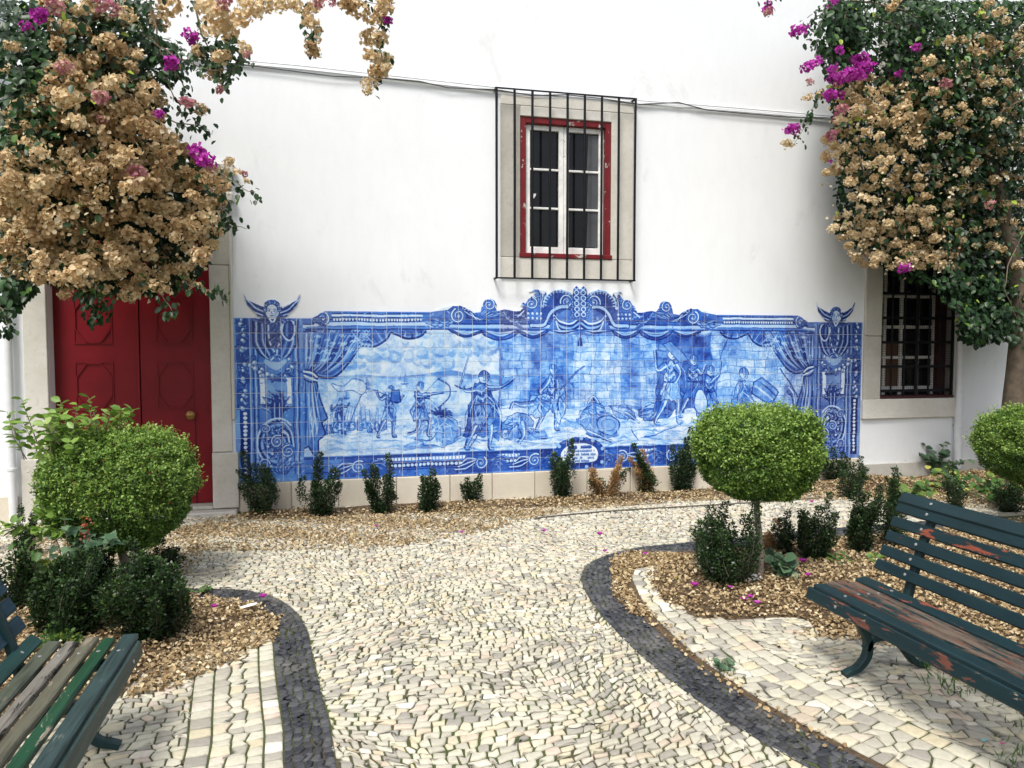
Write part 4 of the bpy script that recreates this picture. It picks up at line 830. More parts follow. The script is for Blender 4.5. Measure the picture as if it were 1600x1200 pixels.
# small barred window
win = empty('barred_window', (WX0, 0, WZ0)); win.parent = bld; o_ = np.array(win.location)
def L2(p): return np.array(p)-o_
sx0, sx1, sz0, sz1 = X(782), X(986), Z(880, 436), Z(782, 148)
block('surround_stone', L2((sx0, -.022, WZ1+.10)), L2((sx1, .1, sz1)), M['stone'], win); block('surround_stone', L2((sx0, -.022, sz0)), L2((sx1, .1, WZ0-.002)), M['stone'], win)
block('surround_stone', L2((sx0, -.0225, WZ0)), L2((WX0, .1, WZ1+.098)), M['greystone'], win); block('surround_stone', L2((WX1, -.0225, WZ0)), L2((sx1, .1, WZ1+.098)), M['stone'], win); block('surround_stone', L2((WX0, -.0225, WZ1)), L2((WX1, .1, WZ1+.098)), M['stone'], win)
fw_ = .062
for n, a, b in (('frame_jamb', (WX0, -.008, WZ0), (WX0+fw_, .1, WZ1)), ('frame_jamb', (WX1-fw_, -.008, WZ0), (WX1, .1, WZ1)), ('frame_head', (WX0+fw_, -.008, WZ1-fw_), (WX1-fw_, .1, WZ1)), ('frame_sill', (WX0-.01, -.035, WZ0), (WX1+.01, .1, WZ0+.045))):
    block(n, L2(a), L2(b), M['redframe'], win, .005)
cx = (WX0+WX1)/2-.01; sy = .035; za, zb = WZ0+.047, WZ1-fw_-.003
for a, b in ((WX0+fw_+.003, cx-.002), (cx+.002, WX1-fw_-.003)):
    s_ = empty('casement', L2((a, sy, za))); s_.parent = win; H = zb-za; Wd = b-a; st = .052
    for p, q in (((0, 0, 0), (st, .04, H)), ((Wd-st, 0, 0), (Wd, .04, H)), ((st, 0, 0), (Wd-st, .04, .07)), ((st, 0, H-.05), (Wd-st, .04, H))): MB().box(p, q, .004).build('stile', M['whitewood'], s_)
    ih = H-.12; ph_ = ih/3
    for k in (1, 2): MB().box((st, .006, .07+ph_*k-.011), (Wd-st, .03, .07+ph_*k+.011), .004).build('glazing_bar', M['whitewood'], s_)
    for k in range(3):
        wd = Wd-2*st
        MB().box((st, .024, .07+ph_*k+.009), (Wd-st, .027, .07+ph_*(k+1)-.009)).build('pane', M['glass'], s_)
        if a > cx and True: MB().prism([(st+wd*.62, .07+ph_*k+.011), (Wd-st-.002, .07+ph_*k+.011), (Wd-st-.002, .07+ph_*(k+1)-.011), (st+wd*.66, .07+ph_*(k+1)-.011)], 1, .0215, .0235).build('curtain_edge', M['glasspale'], s_)
MB().prism([(.0, .0), (.02, .03), (.05, .035), (.045, .01), (.02, -.02)], 1, sy+.0215, sy+.0235).build('paper_scrap', M['pvc'], win, loc=L2((WX0+fw_+.075, -.0, WZ0+.62)))
gr = empty('iron_grille', L2((X(775), -.11, sz0))); gr.parent = win
gx0, gx1, gz0, gz1 = X(775)-X(775), Wp(992, 300, -.11)[0]-Wp(776, 300, -.11)[0], -.01, sz1-sz0+.03
for k in range(9): MB().tube([(gx0+(gx1-gx0)*k/8, 0, gz0), (gx0+(gx1-gx0)*k/8+.002*math.sin(k*2.1), 0, (gz0+gz1)/2), (gx0+(gx1-gx0)*k/8, 0, gz1)], .013, 8).build('grille_bar', M['iron'], gr, True)
for z in (gz0, gz1): MB().box((gx0-.015, -.006, z-.007), (gx1+.015, .006, z+.007), .001).build('grille_rail', M['iron'], gr)
for x in (gx0, gx1):
    for z in (gz0, gz1): MB().box((x-.008, .0065, z-.008), (x+.008, .12, z+.008)).build('wall_stay', M['iron'], gr)
gr.location = L2((Wp(776, 300, -.11)[0], -.11, sz0))

# large grilled window at the right
rw = empty('grilled_window', (RX0, 0, RZ0)); rw.parent = bld; o3 = np.array(rw.location)
def L3(p): return np.array(p)-o3
a0 = X(1347); block('surround_stone', L3((a0, -.03, RZ0)), L3((RX0, .2, 1.65)), M['greystone'], rw); block('surround_stone', L3((a0, -.032, 1.656)), L3((RX0, .2, 3.0)), M['greystone'], rw)
block('surround_stone', L3((RX1, -.03, RZ0)), L3((RX1+.12, .2, 3.0)), M['greystone'], rw); block('sill_stone', L3((a0-.01, -.045, Z(1400, 653))), L3((RX1+.12, .2, RZ0-.002)), M['stone'], rw); block('lintel_stone', L3((a0, -.03, 3.003)), L3((RX1+.12, .2, 3.2)), M['greystone'], rw)
block('red_sill', L3((RX0, -.02, RZ0)), L3((RX1, .2, RZ0+.03)), M['darkred'], rw); block('red_jamb', L3((RX1-.10, .12, RZ0+.03)), L3((RX1, .2, RZ1)), M['darkred'], rw)
H = RZ1-RZ0; Wd = RX1-RX0-.10
gy = .2
MB().box(L3((RX0, gy+.03, RZ0+.03)), L3((RX1-.1, gy+.035, RZ1))).build('glass_sheet', M['glass'], rw)
nc = 4
for k in range(nc+1): MB().box(L3((RX0+Wd*k/nc-.02, gy, RZ0+.03)), L3((RX0+Wd*k/nc+.02, gy+.025, RZ1)), .003).build('muntin', M['whitewood'], rw)
for k in range(1, 6): z = RZ0+.05+k*.36-.3; MB().box(L3((RX0, gy+.001, z-.018)), L3((RX1-.1, gy+.024, z+.018)), .003).build('transom', M['whitewood'], rw)
for k, h in ((0, .62), (1, .64)): MB().box(L3((RX0+Wd*k/nc+.022, gy+.026, RZ0+.06)), L3((RX0+Wd*(k+1)/nc-.022, gy+.029, RZ0+h))).build('board', M['board'], rw)
by = .01
for k in range(1, 6): MB().tube([L3((RX0+(RX1-RX0)*k/6, by, RZ0+.03)), L3((RX0+(RX1-RX0)*k/6, by, RZ1))], .011 if k != 3 else .02, 8).build('grille_bar', M['iron'], rw, True)
for k in range(7): z = RZ0+.09+k*.28; MB().box(L3((RX0, by-.006, z-.016)), L3((RX1, by+.006, z+.016)), .002).build('grille_rail', M['iron'], rw)
for x in (RX0+.015, RX1-.015): MB().box(L3((x-.015, by-.01, RZ0+.03)), L3((x+.015, by+.01, RZ1))).build('grille_edge', M['iron'], rw)
V = []; F = []
def wire(x0, z0, x1, z1, w=.0013, y=.03):
    n = len(V); dx, dz = (w, 0) if x0 == x1 else (0, w); V.extend([L3((x0-dx, y, z0-dz)), L3((x0+dx, y, z0+dz)), L3((x1+dx, y, z1+dz)), L3((x1-dx, y, z1-dz))]); F.append((n, n+1, n+2, n+3))
for k in range(int((RX1-RX0)/.028)): wire(RX0+.014+k*.028, RZ0+.03, RX0+.014+k*.028, RZ1)
for k in range(int(H/.028)): wire(RX0, RZ0+.04+k*.028, RX1, RZ0+.04+k*.028, y=.0305)
tag(link('wire_mesh', mesh_np('wire_mesh', V, np.array(F), M['iron']), rw), kind='stuff')

# upper window behind the right creeper
uw = empty('shuttered_window', (UX0, 0, UZ0)); uw.parent = bld
MB().box((0, .1, 0), (UX1-UX0, .14, UZ1-UZ0)).build('shutter', M['dark'], uw); MB().box((-.1, -.02, -.02), (-.003, .1, UZ1-UZ0), .006).build('surround_stone', M['greystone'], uw); MB().box((-.1, -.05, -.1), (UX1-UX0+.1, .1, -.023), .006).build('sill_stone', M['greystone'], uw)

# rain pipes, conduit and sagging cable
def pipe(px0, z0, z1, r_, yy=-.07):
    t = empty('rain_pipe', (X(px0), yy, z0)); t.parent = bld; MB().tube([(0, 0, 0), (0, 0, z1-z0)], r_, 14).build('pipe_length', M['pvc'], t, True)
    for z in np.arange(.5, z1-z0, 1.15): MB().lathe((0, 0, z), [(r_+.0015, -.012), (r_+.006, -.01), (r_+.006, .01), (r_+.0015, .012)], 2, 14).build('pipe_bracket', M['pvc'], t, True); MB().box((-.006, r_, z-.008), (.006, -yy, z+.008)).build('bracket_pin', M['iron'], t)
    return t
pipe(1492, .10, 6.5, .042); pipe(19, -.02, 6.5, .035)
pts = [(-60, 68), (100, 80), (240, 88), (370, 99), (470, 108), (560, 118), (660, 129), (775, 142), (880, 151), (995, 162), (1150, 174), (1290, 186), (1420, 196)]
P = [Wp(a, b, -.02) for a, b in pts]; MB().tube(P, .009, 8).build('conduit', M['pvc'], bld, True); P = [Wp(a, b-5.5, -.018) for a, b in pts]; MB().tube(P, .007, 8).build('conduit', M['pvc'], bld, True)
rr = np.random.RandomState(2); pts2 = [(300, 92), (370, 100), (450, 110), (520, 119), (600, 122), (655, 127), (700, 137), (775, 140), (830, 149), (885, 148), (940, 154), (1000, 163), (1060, 160), (1105, 172), (1170, 178), (1230, 183), (1290, 184), (1420, 192)]
MB().tube([Wp(a, b, -.035) for a, b in pts2], .0055, 6).build('cable', M['cable'], bld, True)

# ---------------------------------------------------------------- the tile mural
TS = (X(1344.5)-X(366.5))/MU; mx0 = X(366.5)+.0; mz0 = .261
mur = empty('tile_mural', (mx0, -.012, mz0)); tag(mur, 'blue and white painted tile mural of fighting figures in a scrolled frame', 'tile mural')
M['tile'] = tilemat('glaze', paint_mural(), mur)
OUT = [(0, 11), (5.0, 11), (5.35, 11.15), (5.75, 11.5), (13.0, 11.5), (13.4, 11.58), (13.9, 11.8), (14.5, 11.95), (15.1, 11.97), (15.6, 11.8), (16.1, 11.45), (16.62, 11.5), (16.72, 12.1), (16.95, 12.42), (17.3, 12.5), (17.62, 12.35), (17.8, 12.0), (17.75, 11.6), (18.3, 11.75), (18.7, 11.7), (19.0, 11.62), (19.5, 11.6), (19.7, 11.9), (19.65, 12.25), (19.9, 12.15), (20.1, 12.5), (20.7, 12.55), (20.65, 13.2), (21.4, 13.1), (21.45, 12.75), (22.0, 13.15), (22.6, 13.25), (23.2, 13.05), (23.42, 12.8), (23.5, 13.3), (23.75, 13.5), (24, 13.25)]
OUT = OUT+[(48-u, v) for u, v in OUT[::-1][1:]]
OX = np.maximum.accumulate(np.array([p[0] for p in OUT])+np.arange(len(OUT))*1e-6); OV = np.array([p[1] for p in OUT])
rt_ = np.random.RandomState(12); gap = .0021; th = .009
cells = []
for j in range(MV):
    for i in range(MU):
        xx = set([i, i+1.]+[x for x in OX if i+.01 < x < i+.99])
        for lv in (j, j+1):
            for k in range(len(OX)-1):
                a, b = OV[k]-lv, OV[k+1]-lv
                if a*b < 0: xc = OX[k]+(OX[k+1]-OX[k])*a/(a-b); xx |= {xc} if i < xc < i+1 else set()
        xx = np.array(sorted(xx)); top = np.minimum(np.interp(xx, OX, OV), j+1)
        if top.min() >= j+1-1e-6: cells.append((i, j, None)); continue
        run = []
        def flush(run):
            if len(run) > 1:
                up_ = [q for q in run[::-1] if q[1] > j+1e-4]; P_ = ([(run[0][0], j), (run[-1][0], j)]+up_)
                if len(P_) > 2 and max(q[1] for q in P_) > j+.04: cells.append((i, j, P_))
        for x, t in zip(xx, top):
            if t > j+1e-6: run.append((x, t))
            else:
                if run: flush(run+[(x, j)]); run = []
                run = [(x, j)]
        flush(run)
full = MB().box((gap, 0, gap), (TS-gap, th, TS-gap), .0012).mesh('tile', M['tile'])
def cut_mesh(poly, nm='tile'):
    bm = bmesh.new(); q = []
    c = np.mean(poly, 0)
    vs_ = [bm.verts.new((u*TS+np.sign(c[0]-u)*gap, 0, v*TS+np.sign(c[1]-v)*gap)) for u, v in poly]
    bmesh.ops.remove_doubles(bm, verts=vs_, dist=.0004); f = bm.verts[:]
    try: fc = bm.faces.new([v for v in vs_ if v.is_valid])
    except Exception: bm.free(); return None
    ex = bmesh.ops.extrude_face_region(bm, geom=[fc]); [setattr(v, 'co', v.co+Vector((0, th, 0))) for v in ex['geom'] if isinstance(v, bmesh.types.BMVert)]
    bmesh.ops.recalc_face_normals(bm, faces=bm.faces[:]); me = bpy.data.meshes.new(nm); bm.to_mesh(me); bm.free(); me.materials.append(M['tile']); return me
# the 300 nearest the camera's left end of the wall show largest: one object each
mid_ = lambda c: np.hypot(mx0+(c[0]+.5)*TS, 7.55)+(.5 if c[1] < 1 else 0)
order = sorted(cells, key=lambda c: (c[2] is not None, mid_(c)))
rest = MB()
for n, (i, j, poly) in enumerate(order):
    t = (rt_.normal(0, .0004), 0)
    if n < 296 and poly is None:
        o = link('tile', full, mur, (i*TS, rt_.normal(0, .0004), j*TS), (rt_.normal(0, .0035), 0, rt_.normal(0, .0035)))
    elif poly is None: rest.box((i*TS+gap, t[0], j*TS+gap), ((i+1)*TS-gap, t[0]+th, (j+1)*TS-gap), 0)
    else:
        me = cut_mesh(poly)
        if me: link('cut_tile', me, mur, (0, rt_.normal(0, .0004), 0))
tag(rest.build('further_tiles', M['tile'], mur), kind='stuff')
# grout bed behind the tiles follows the same outline
gu = np.unique(np.concatenate([OX, np.arange(0, 49, 1.)])); gv = np.interp(gu, OX, OV)-.012; ng = len(gu); gi = np.arange(ng-1)
link('grout_bed', mesh_np('grout_bed', np.vstack([np.c_[gu*TS, np.full(ng, .0045), np.zeros(ng)], np.c_[gu*TS, np.full(ng, .0045), gv*TS]]), np.c_[gi, gi+1, ng+gi+1, ng+gi], M['grout']), mur)
# winged heads cut to their outline, standing above the end pilasters
def winged(cu):
    right = [(0.55, 11.02), (.95, 11.1), (1.05, 11.3), (1.35, 11.55), (1.6, 11.9), (1.82, 12.62), (1.6, 12.2), (1.2, 12.0), (.75, 11.8), (.52, 11.7), (.5, 12.0), (.3, 12.2), (0, 12.28)]
    P_ = [(cu-.03+u, v-.0) for u, v in right]+[(cu-.03-u, v) for u, v in right[::-1][1:]]
    me = cut_mesh(P_, 'winged_head_tile'); link('winged_head_tile', me, mur)
winged(2.5); winged(45.5)
# ---------------------------------------------------------------- ground
gm = bpy.data.meshes.new('ground'); gm.from_pydata([(-40, -45, -.007), (45, -45, -.007), (45, .4, -.007), (-40, .4, -.007)], [], [(0, 1, 2, 3)]); gm.materials.append(M['joint'])
tag(link('ground', gm), kind='structure')
# curves on the ground (metres), read off along the paving bands
def dense(P, n=8):
    P = np.asarray(P, float); q = np.vstack([2*P[0]-P[1], P, 2*P[-1]-P[-2]]); out = []
    for i in range(1, len(q)-2):
        for t in np.linspace(0, 1, n, endpoint=False):
            a, b, c, d = q[i-1], q[i], q[i+1], q[i+2]; out.append(.5*((2*b)+(c-a)*t+(2*a-5*b+4*c-d)*t*t+(3*b-a-3*c+d)*t**3))
    return np.array(out+[P[-1]])
def arclen(P): return np.concatenate([[0], np.cumsum(np.linalg.norm(np.diff(P, axis=0), axis=1))])
def offset(P, d):
    T = np.gradient(P, axis=0); T /= np.linalg.norm(T, axis=1)[:, None]; return P+np.c_[-T[:, 1], T[:, 0]]*d
# right band, path-side edge, from the far right round the nose and down to the camera
R1 = dense(np.vstack([GX((1560, 806), (1400, 817), (1250, 829), (1130, 842), (1030, 851), (985, 857), (945, 868), (918, 882), (909, 900), (915, 922), (940, 960), (1005, 1026), (1100, 1100), (1190, 1158)), [(1.74, -5.12), (1.93, -5.75), (2.1, -6.6)]]))
L1 = dense(np.vstack([GX((-200, 938), (60, 925), (200, 920), (300, 919), (380, 921), (430, 933), (462, 955), (480, 985), (491, 1035), (505, 1090), (516, 1130), (525, 1190)), [(.10, -5.2), (.15, -5.9), (.2, -6.6)]]))
BWR, BWL = .22, .185
R2 = offset(R1, BWR) if offset(R1, BWR)[60][0] > R1[60][0] else offset(R1, -BWR); sR = 1 if np.allclose(R2, offset(R1, BWR)) else -1
L2_ = offset(L1, -BWL) if offset(L1, -BWL)[60][0] < L1[60][0] else offset(L1, BWL); sL = -1 if np.allclose(L2_, offset(L1, -BWL)) else 1
gw = np.interp(R1[:, 1], [-5.2, -4.2, -3.5, -2.9], [.035, .045, .07, .115])[:, None]
R3 = offset(R1, sR*(BWR+gw)); R4 = offset(R1, sR*(BWR+gw+.30)); R5 = offset(R1, sR*(BWR+gw+.30+.085))
L3a = offset(L1, sL*(BWL+.075)); L4 = offset(L1, sL*(BWL+.075+.20)); L5 = offset(L1, sL*(BWL+.075+.20+.09))
# flower beds
BR = dense(np.vstack([GX((1010, 900), (1020, 925), (1052, 948), (1085, 966), (1150, 968), (1210, 964), (1262, 968)), [(2.62, -4.0), (2.95, -4.3), (2.95, -6.4), (5.5, -6.4), (9.5, -4.5), (9.5, -1.9)], GX((1560, 822), (1400, 834), (1250, 848), (1110, 864), (1040, 876))]), 4)
BL = dense(np.vstack([GX((405, 945), (425, 965), (400, 985), (350, 1000), (300, 1020), (225, 1050)), [(-.95, -4.0), (-1.3, -4.3), (-1.5, -6.4), (-5, -6.4), (-5.5, -2.6)], GX((60, 936), (200, 930), (320, 930))]), 4)
def inside(P, poly):
    x, y = P[:, 0], P[:, 1]; r = np.zeros(len(P), bool)
    for (xa, ya), (xb, yb) in zip(np.roll(poly, 1, 0), poly):
        if ya == yb: continue
        r ^= ((ya > y) != (yb > y)) & (x < (xb-xa)*(y-ya)/(yb-ya)+xa)
    return r
def nearest(P, poly, closed=True):
    A = np.roll(poly, 1, 0) if closed else poly[:-1]; B = poly if closed else poly[1:]
    best = np.full(len(P), 1e9); out = P.copy()
    for a, b in zip(A, B):
        d = b-a; t = np.clip(((P-a)@d)/(d@d+1e-12), 0, 1); q = a+t[:, None]*d; e = np.linalg.norm(P-q, axis=1); k = e < best; best[k] = e[k]; out[k] = q[k]
    return out, best
# irregular courses of stones with shared joints: returns polygons in parameter space
def courses(x0, x1, y0, y1, a, b, r, jit=.22, wv=.3):
    rows = max(1, int(round((y1-y0)/b))); lines = []
    bl = (y1-y0)/rows; joints = []
    for j in range(rows):
        x = x0-r.rand()*a; js = [x]
        while x < x1: x += a*r.uniform(1-wv, 1+wv); js.append(x)
        joints.append(js)
    top = {}; bot = {}
    for j in range(rows+1):
        y = y0+j*bl; e = 0 if j in (0, rows) else 1
        if j < rows: bot[j] = [np.array([x+r.normal(0, jit*a*.5), y+e*r.normal(0, jit*bl)]) for x in joints[j]]
        if j > 0: top[j-1] = [np.array([x+r.normal(0, jit*a*.5), y+e*r.normal(0, jit*bl)]) for x in joints[j-1]]
    out = []
    for j in range(rows):
        lo = top[j-1] if j > 0 else []; hi = bot[j+1] if j < rows-1 else []
        for k in range(len(joints[j])-1):
            A, B = bot[j][k], bot[j][k+1]; C, D = top[j][k+1], top[j][k]
            m1 = [p for p in lo if A[0]+.04*a < p[0] < B[0]-.04*a][:3]; m2 = [p for p in hi if D[0]+.04*a < p[0] < C[0]-.04*a][:3]
            out.append(np.array([A]+m1+[B, C]+m2[::-1]+[D]))
    return out
def area(p): x, y = p[:, 0], p[:, 1]; return .5*abs(np.dot(x, np.roll(y, -1))-np.dot(y, np.roll(x, -1)))
def stones_mesh(polys, r, joint, rise=.006, tint=None, z0=0., hjit=.002):
    """every stone: buried foot, arris, worn top ring and a slightly domed middle"""
    V = []; Q = []; Tf = []; Tn = []; n = 0
    for s_i, p in enumerate(polys):
        k = len(p); e = np.roll(p, -1, 0)-p; e /= np.linalg.norm(e, axis=1)[:, None]+1e-9; nn = np.c_[-e[:, 1], e[:, 0]]; n0 = np.roll(nn, 1, 0); bis = (nn+n0)/np.maximum(.45, 1+(nn*n0).sum(1))[:, None]
        c = p.mean(0); a = p+bis*joint; b = p+bis*(joint+.0022); c = a.mean(0); d = c+(b-c)*.72; t = r.normal(0, .014, 2); h = z0+r.normal(0, hjit); tt = (tint[s_i] if tint is not None else r.rand())
        zz = lambda P_, e: (h+e+(P_-c)@t)[:, None]
        V += [np.hstack([a, np.full((k, 1), -.02)]), np.hstack([a, zz(a, -.0035)]), np.hstack([b, zz(b, 0)]), np.hstack([d, zz(d, rise*.3)]), np.array([[c[0], c[1], h+rise*.4]])]
        Tn.append(np.full(4*k+1, tt)); i = np.arange(k); j = (i+1) % k
        for l in range(3): Q.append(np.c_[n+l*k+i, n+l*k+j, n+(l+1)*k+j, n+(l+1)*k+i])
        Tf.append(np.c_[n+3*k+i, n+3*k+j, np.full(k, n+4*k)]); n += 4*k+1
    return np.vstack(V), [np.vstack(Q), np.vstack(Tf)], np.concatenate(Tn)
def lay(name, polys, mat, r, joint, parent=None, n_obj=296, rise=.004, z0=0., hjit=.0012, tintf=None, pname='paving_stone', rname='further_paving_stones'):
    polys = [p for p in polys if area(p) > .0003]
    # counter-clockwise
    polys = [p if np.dot(p[:, 0], np.roll(p[:, 1], -1))-np.dot(p[:, 1], np.roll(p[:, 0], -1)) > 0 else p[::-1] for p in polys]
    C = np.array([p.mean(0) for p in polys]); rel = np.c_[C, np.zeros(len(C))]-CAM; dep = rel@fw; sx = 800+FPX*(rel@rt)/dep; sy = 600-FPX*(rel@upv)/dep
    vis = (dep > .3) & (sx > -150) & (sx < 1750) & (sy < 1330)
    # what lies behind the camera or far outside the frame is left out
    polys = [p for p, v in zip(polys, vis) if v]; ar = np.array([area(p) for p in polys]); sx, sy, dep = sx[vis], sy[vis], dep[vis]
    show = ar/dep**3*((sx > 8) & (sx < 1592) & (sy < 1194)); order = np.argsort(-show); big = set(order[:n_obj].tolist())
    tints = np.array([tintf(p.mean(0)) if tintf else r.rand() for p in polys])
    for i in order[:n_obj]:
        p = polys[i]; c = p.mean(0); V, F, T = stones_mesh([p-c], r, joint, rise, [tints[i]], z0, hjit); link(pname, mesh_np(pname, V, F, mat, False, T), parent, (c[0], c[1], 0))
    rest = [i for i in range(len(polys)) if i not in big]
    if rest:
        V, F, T = stones_mesh([polys[i] for i in rest], r, joint, rise, tints[rest], z0, hjit); tag(link(rname, mesh_np(rname, V, F, mat, False, T), parent), kind='stuff')
def structure(name): return tag(empty(name), kind='structure')
r = np.random.RandomState(31)
# main path: fan-like wandering courses
polys = courses(-3.6, 9.6, -6.6, .0, .054, .041, r, .19, .36)
def warp(P):
    x, y = P[:, 0], P[:, 1]
    return np.c_[x+.07*np.sin(1.9*y+.6*x)+.05*np.sin(3.3*x+2.1*y+1)+.022*np.sin(8*y+5*x), y+.13*np.sin(1.7*x+.5*y)+.06*np.sin(3.9*x-1.7*y)+.024*np.sin(8.5*x+4*y)]
ln = [len(p) for p in polys]; V = warp(np.vstack(polys)); V += r.normal(0, .0025, V.shape)
RZ = np.vstack([R1, [(2.1, -9), (14, -9), (14, R1[0][1])]]); LZ = np.vstack([L1, [(.2, -9), (-9, -9), (-9, L1[0][1])]])
oR = inside(V, RZ); oL = inside(V, LZ); V2 = V.copy()
if oR.any(): V2[oR] = nearest(V[oR], R1, False)[0]
if oL.any(): V2[oL] = nearest(V[oL], L1, False)[0]
V2[:, 1] = np.minimum(V2[:, 1], -.035)
out = oR | oL; i = 0; keep = []
for n in ln:
    p, o_i = V2[i:i+n], out[i:i+n]
    if not o_i.all() and area(p) > .28*area(V[i:i+n]): keep.append(p)
    i += n
pav = structure('cobbled_path'); lay('path', keep, M['cobble'], r, .0043, pav)
# black bands
def strip(A, B, rows, length, r, jit=.2, wv=.3):
    s = arclen(A); P = courses(0, s[-1], 0, 1, length, 1/rows, r, jit, wv); out = []
    for p in P:
        t = np.clip(p[:, 0], 0, s[-1]); v = np.clip(p[:, 1], 0, 1)[:, None]
        a = np.c_[np.interp(t, s, A[:, 0]), np.interp(t, s, A[:, 1])]; b = np.c_[np.interp(t, s, B[:, 0]), np.interp(t, s, B[:, 1])]; q = a*(1-v)+b*v
        if area(q) > 1e-4: out.append(q)
    return out
bandL = structure('left_black_stone_border'); lay('b', strip(L1, L2_, 5, .042, r), M['basalt'], r, .0030, bandL, rise=.003)
bandR = structure('right_black_stone_border'); lay('b', strip(R1, R2, 6, .042, r), M['basalt'], r, .0030, bandR, rise=.003)
# pale courses that follow the bands
edL = structure('left_pale_stone_border'); lay('b', strip(L2_, L3a, 1, .062, r, .06)+strip(L4, L5, 1, .07, r, .06), M['cobble'], r, .0046, edL, 296)
kerbR = structure('right_pale_stone_border'); lay('b', strip(R3, R4, 4, .085, r, .18)+strip(R4, R5, 1, .09, r, .05), M['cobble'], r, .0042, kerbR, 296)
# paving of the two seating bays
def bay(zone_line, zone, bed, bbox, a, b, seed, other=None):
    r2 = np.random.RandomState(seed); P = courses(*bbox, a, b, r2, .2, .36); ln = [len(p) for p in P]; V = np.vstack(P); x, y = V[:, 0], V[:, 1]
    V = np.c_[x+.09*np.sin(2.3*y+1+seed)+.03*np.sin(7*y+3*x), y+.12*np.sin(2.1*x+seed)+.04*np.sin(6*x-4*y)]; z = inside(V, zone); V2 = V.copy()
    if (~z).any(): V2[~z] = nearest(V[~z], zone_line, False)[0]
    bd = inside(V, bed)
    if bd.any(): V2[bd] = nearest(V[bd], bed)[0]
    out = ~z | bd; i = 0; keep = []
    for n in ln:
        if not out[i:i+n].all() and area(V2[i:i+n]) > .28*area(V[i:i+n]): keep.append(V2[i:i+n])
        i += n
    return keep
zR = np.vstack([R5, [(2.6, -9), (14, -9), (14, R5[0][1])]]); zL = np.vstack([L5, [(-.3, -9), (-9, -9), (-9, L5[0][1])]])
bR = bay(R5, zR, BR, (1.2, 6, -6.6, -2.0), .066, .050, 5); bayR = structure('right_bay_paving'); lay('b', bR, M['cobble'], r, .0040, bayR)
bL = bay(L5, zL, BL, (-3, .3, -6.4, -2.4), .066, .050, 6)+strip(L3a, L4, 3, .062, r, .13, .2); bayL = structure('left_bay_paving'); lay('b', bL, M['cobble'], r, .0042, bayL)
# soil of the beds, gently heaped
def bedz(P, poly, h, edge):
    d = nearest(P, poly)[1]; k = np.minimum(d/edge, 1); return -.0045+np.where(inside(P, poly), k*h+.5*h*np.sin(P[:, 0]*4.1)*np.sin(P[:, 1]*5.3)*k, 0)
def bedmesh(name, poly, h, res=.09, edge=.25):
    x0, y0 = poly.min(0); x1, y1 = poly.max(0); xs_ = np.arange(x0, x1+res, res); ys_ = np.arange(y0, y1+res, res); XX, YY = np.meshgrid(xs_, ys_); P = np.c_[XX.ravel(), YY.ravel()]
    ins = inside(P, poly); q, d = nearest(P, poly); rr = np.random.RandomState(1)
    zz = -.0045+np.where(ins, np.minimum(d/edge, 1)*h+.5*h*np.sin(P[:, 0]*4.1)*np.sin(P[:, 1]*5.3)*np.minimum(d/edge, 1)+rr.normal(0, .004, len(P)), 0); P2 = np.where((~ins & (d < res*1.5))[:, None], q, P); ok = ins | (d < res*1.5)
    nx, ny = len(xs_), len(ys_); I = np.arange(nx*ny).reshape(ny, nx); F = np.stack([I[:-1, :-1], I[:-1, 1:], I[1:, 1:], I[1:, :-1]], -1).reshape(-1, 4); F = F[ok[F].all(1) & ins[F].any(1)]
    return tag(link(name, mesh_np(name, np.c_[P2, zz], F, M['soil'], True)), kind='structure')
bedmesh('left_flower_bed', BL, .03); bedmesh('right_flower_bed', BR, .035)
WB = np.array([(-.75, -.03), (-.75, -.42), (0.6, -.50), (2.2, -.55), (4.1, -.48), (5.4, -.55), (6.6, -.75), (9.5, -1.0), (9.5, -.02)]); WB = WB[::-1]
bedmesh('wall_foot_bed', WB, .022, .07, .12)
# raised far-right bed between path and wall (rank growth)
FB = np.vstack([[(5.3, -.04), (9.6, -.04), (9.6, -1.3)], [(7.2, -1.15), (6.0, -.95), (5.4, -.6)]]); bedmesh('far_flower_bed', FB, .07, .09, .3)
# kerb line of thin stones between path and wall bed
kl = dense(GX((835, 812), (860, 808), (960, 799), (1060, 793), (1180, 786), (1320, 776), (1480, 766)), 6); mbk = MB()
for a, b in zip(kl[:-1:1], kl[1:]): mbk.bar((a[0], a[1], -.004), (b[0]-.006, b[1], -.004), .022, .03)
ds = np.vstack([R2, R3[::-1]]); nR = len(R2); ii = np.arange(nR-1); zz_ = np.full((2*nR, 1), -.0035)
tag(link('dirt_strip', mesh_np('dirt_strip', np.hstack([np.vstack([R2, R3]), zz_]), np.c_[ii, ii+1, nR+ii+1, nR+ii], M['soil'])), kind='structure')
M['kerbdark'] = plain('step_shadow_kerb', (.10, .09, .075), .85); kb = mbk.build('kerb', M['kerbdark']); tag(kb, kind='structure')  # dark grey colour paints in the narrow shadow of the kerb step

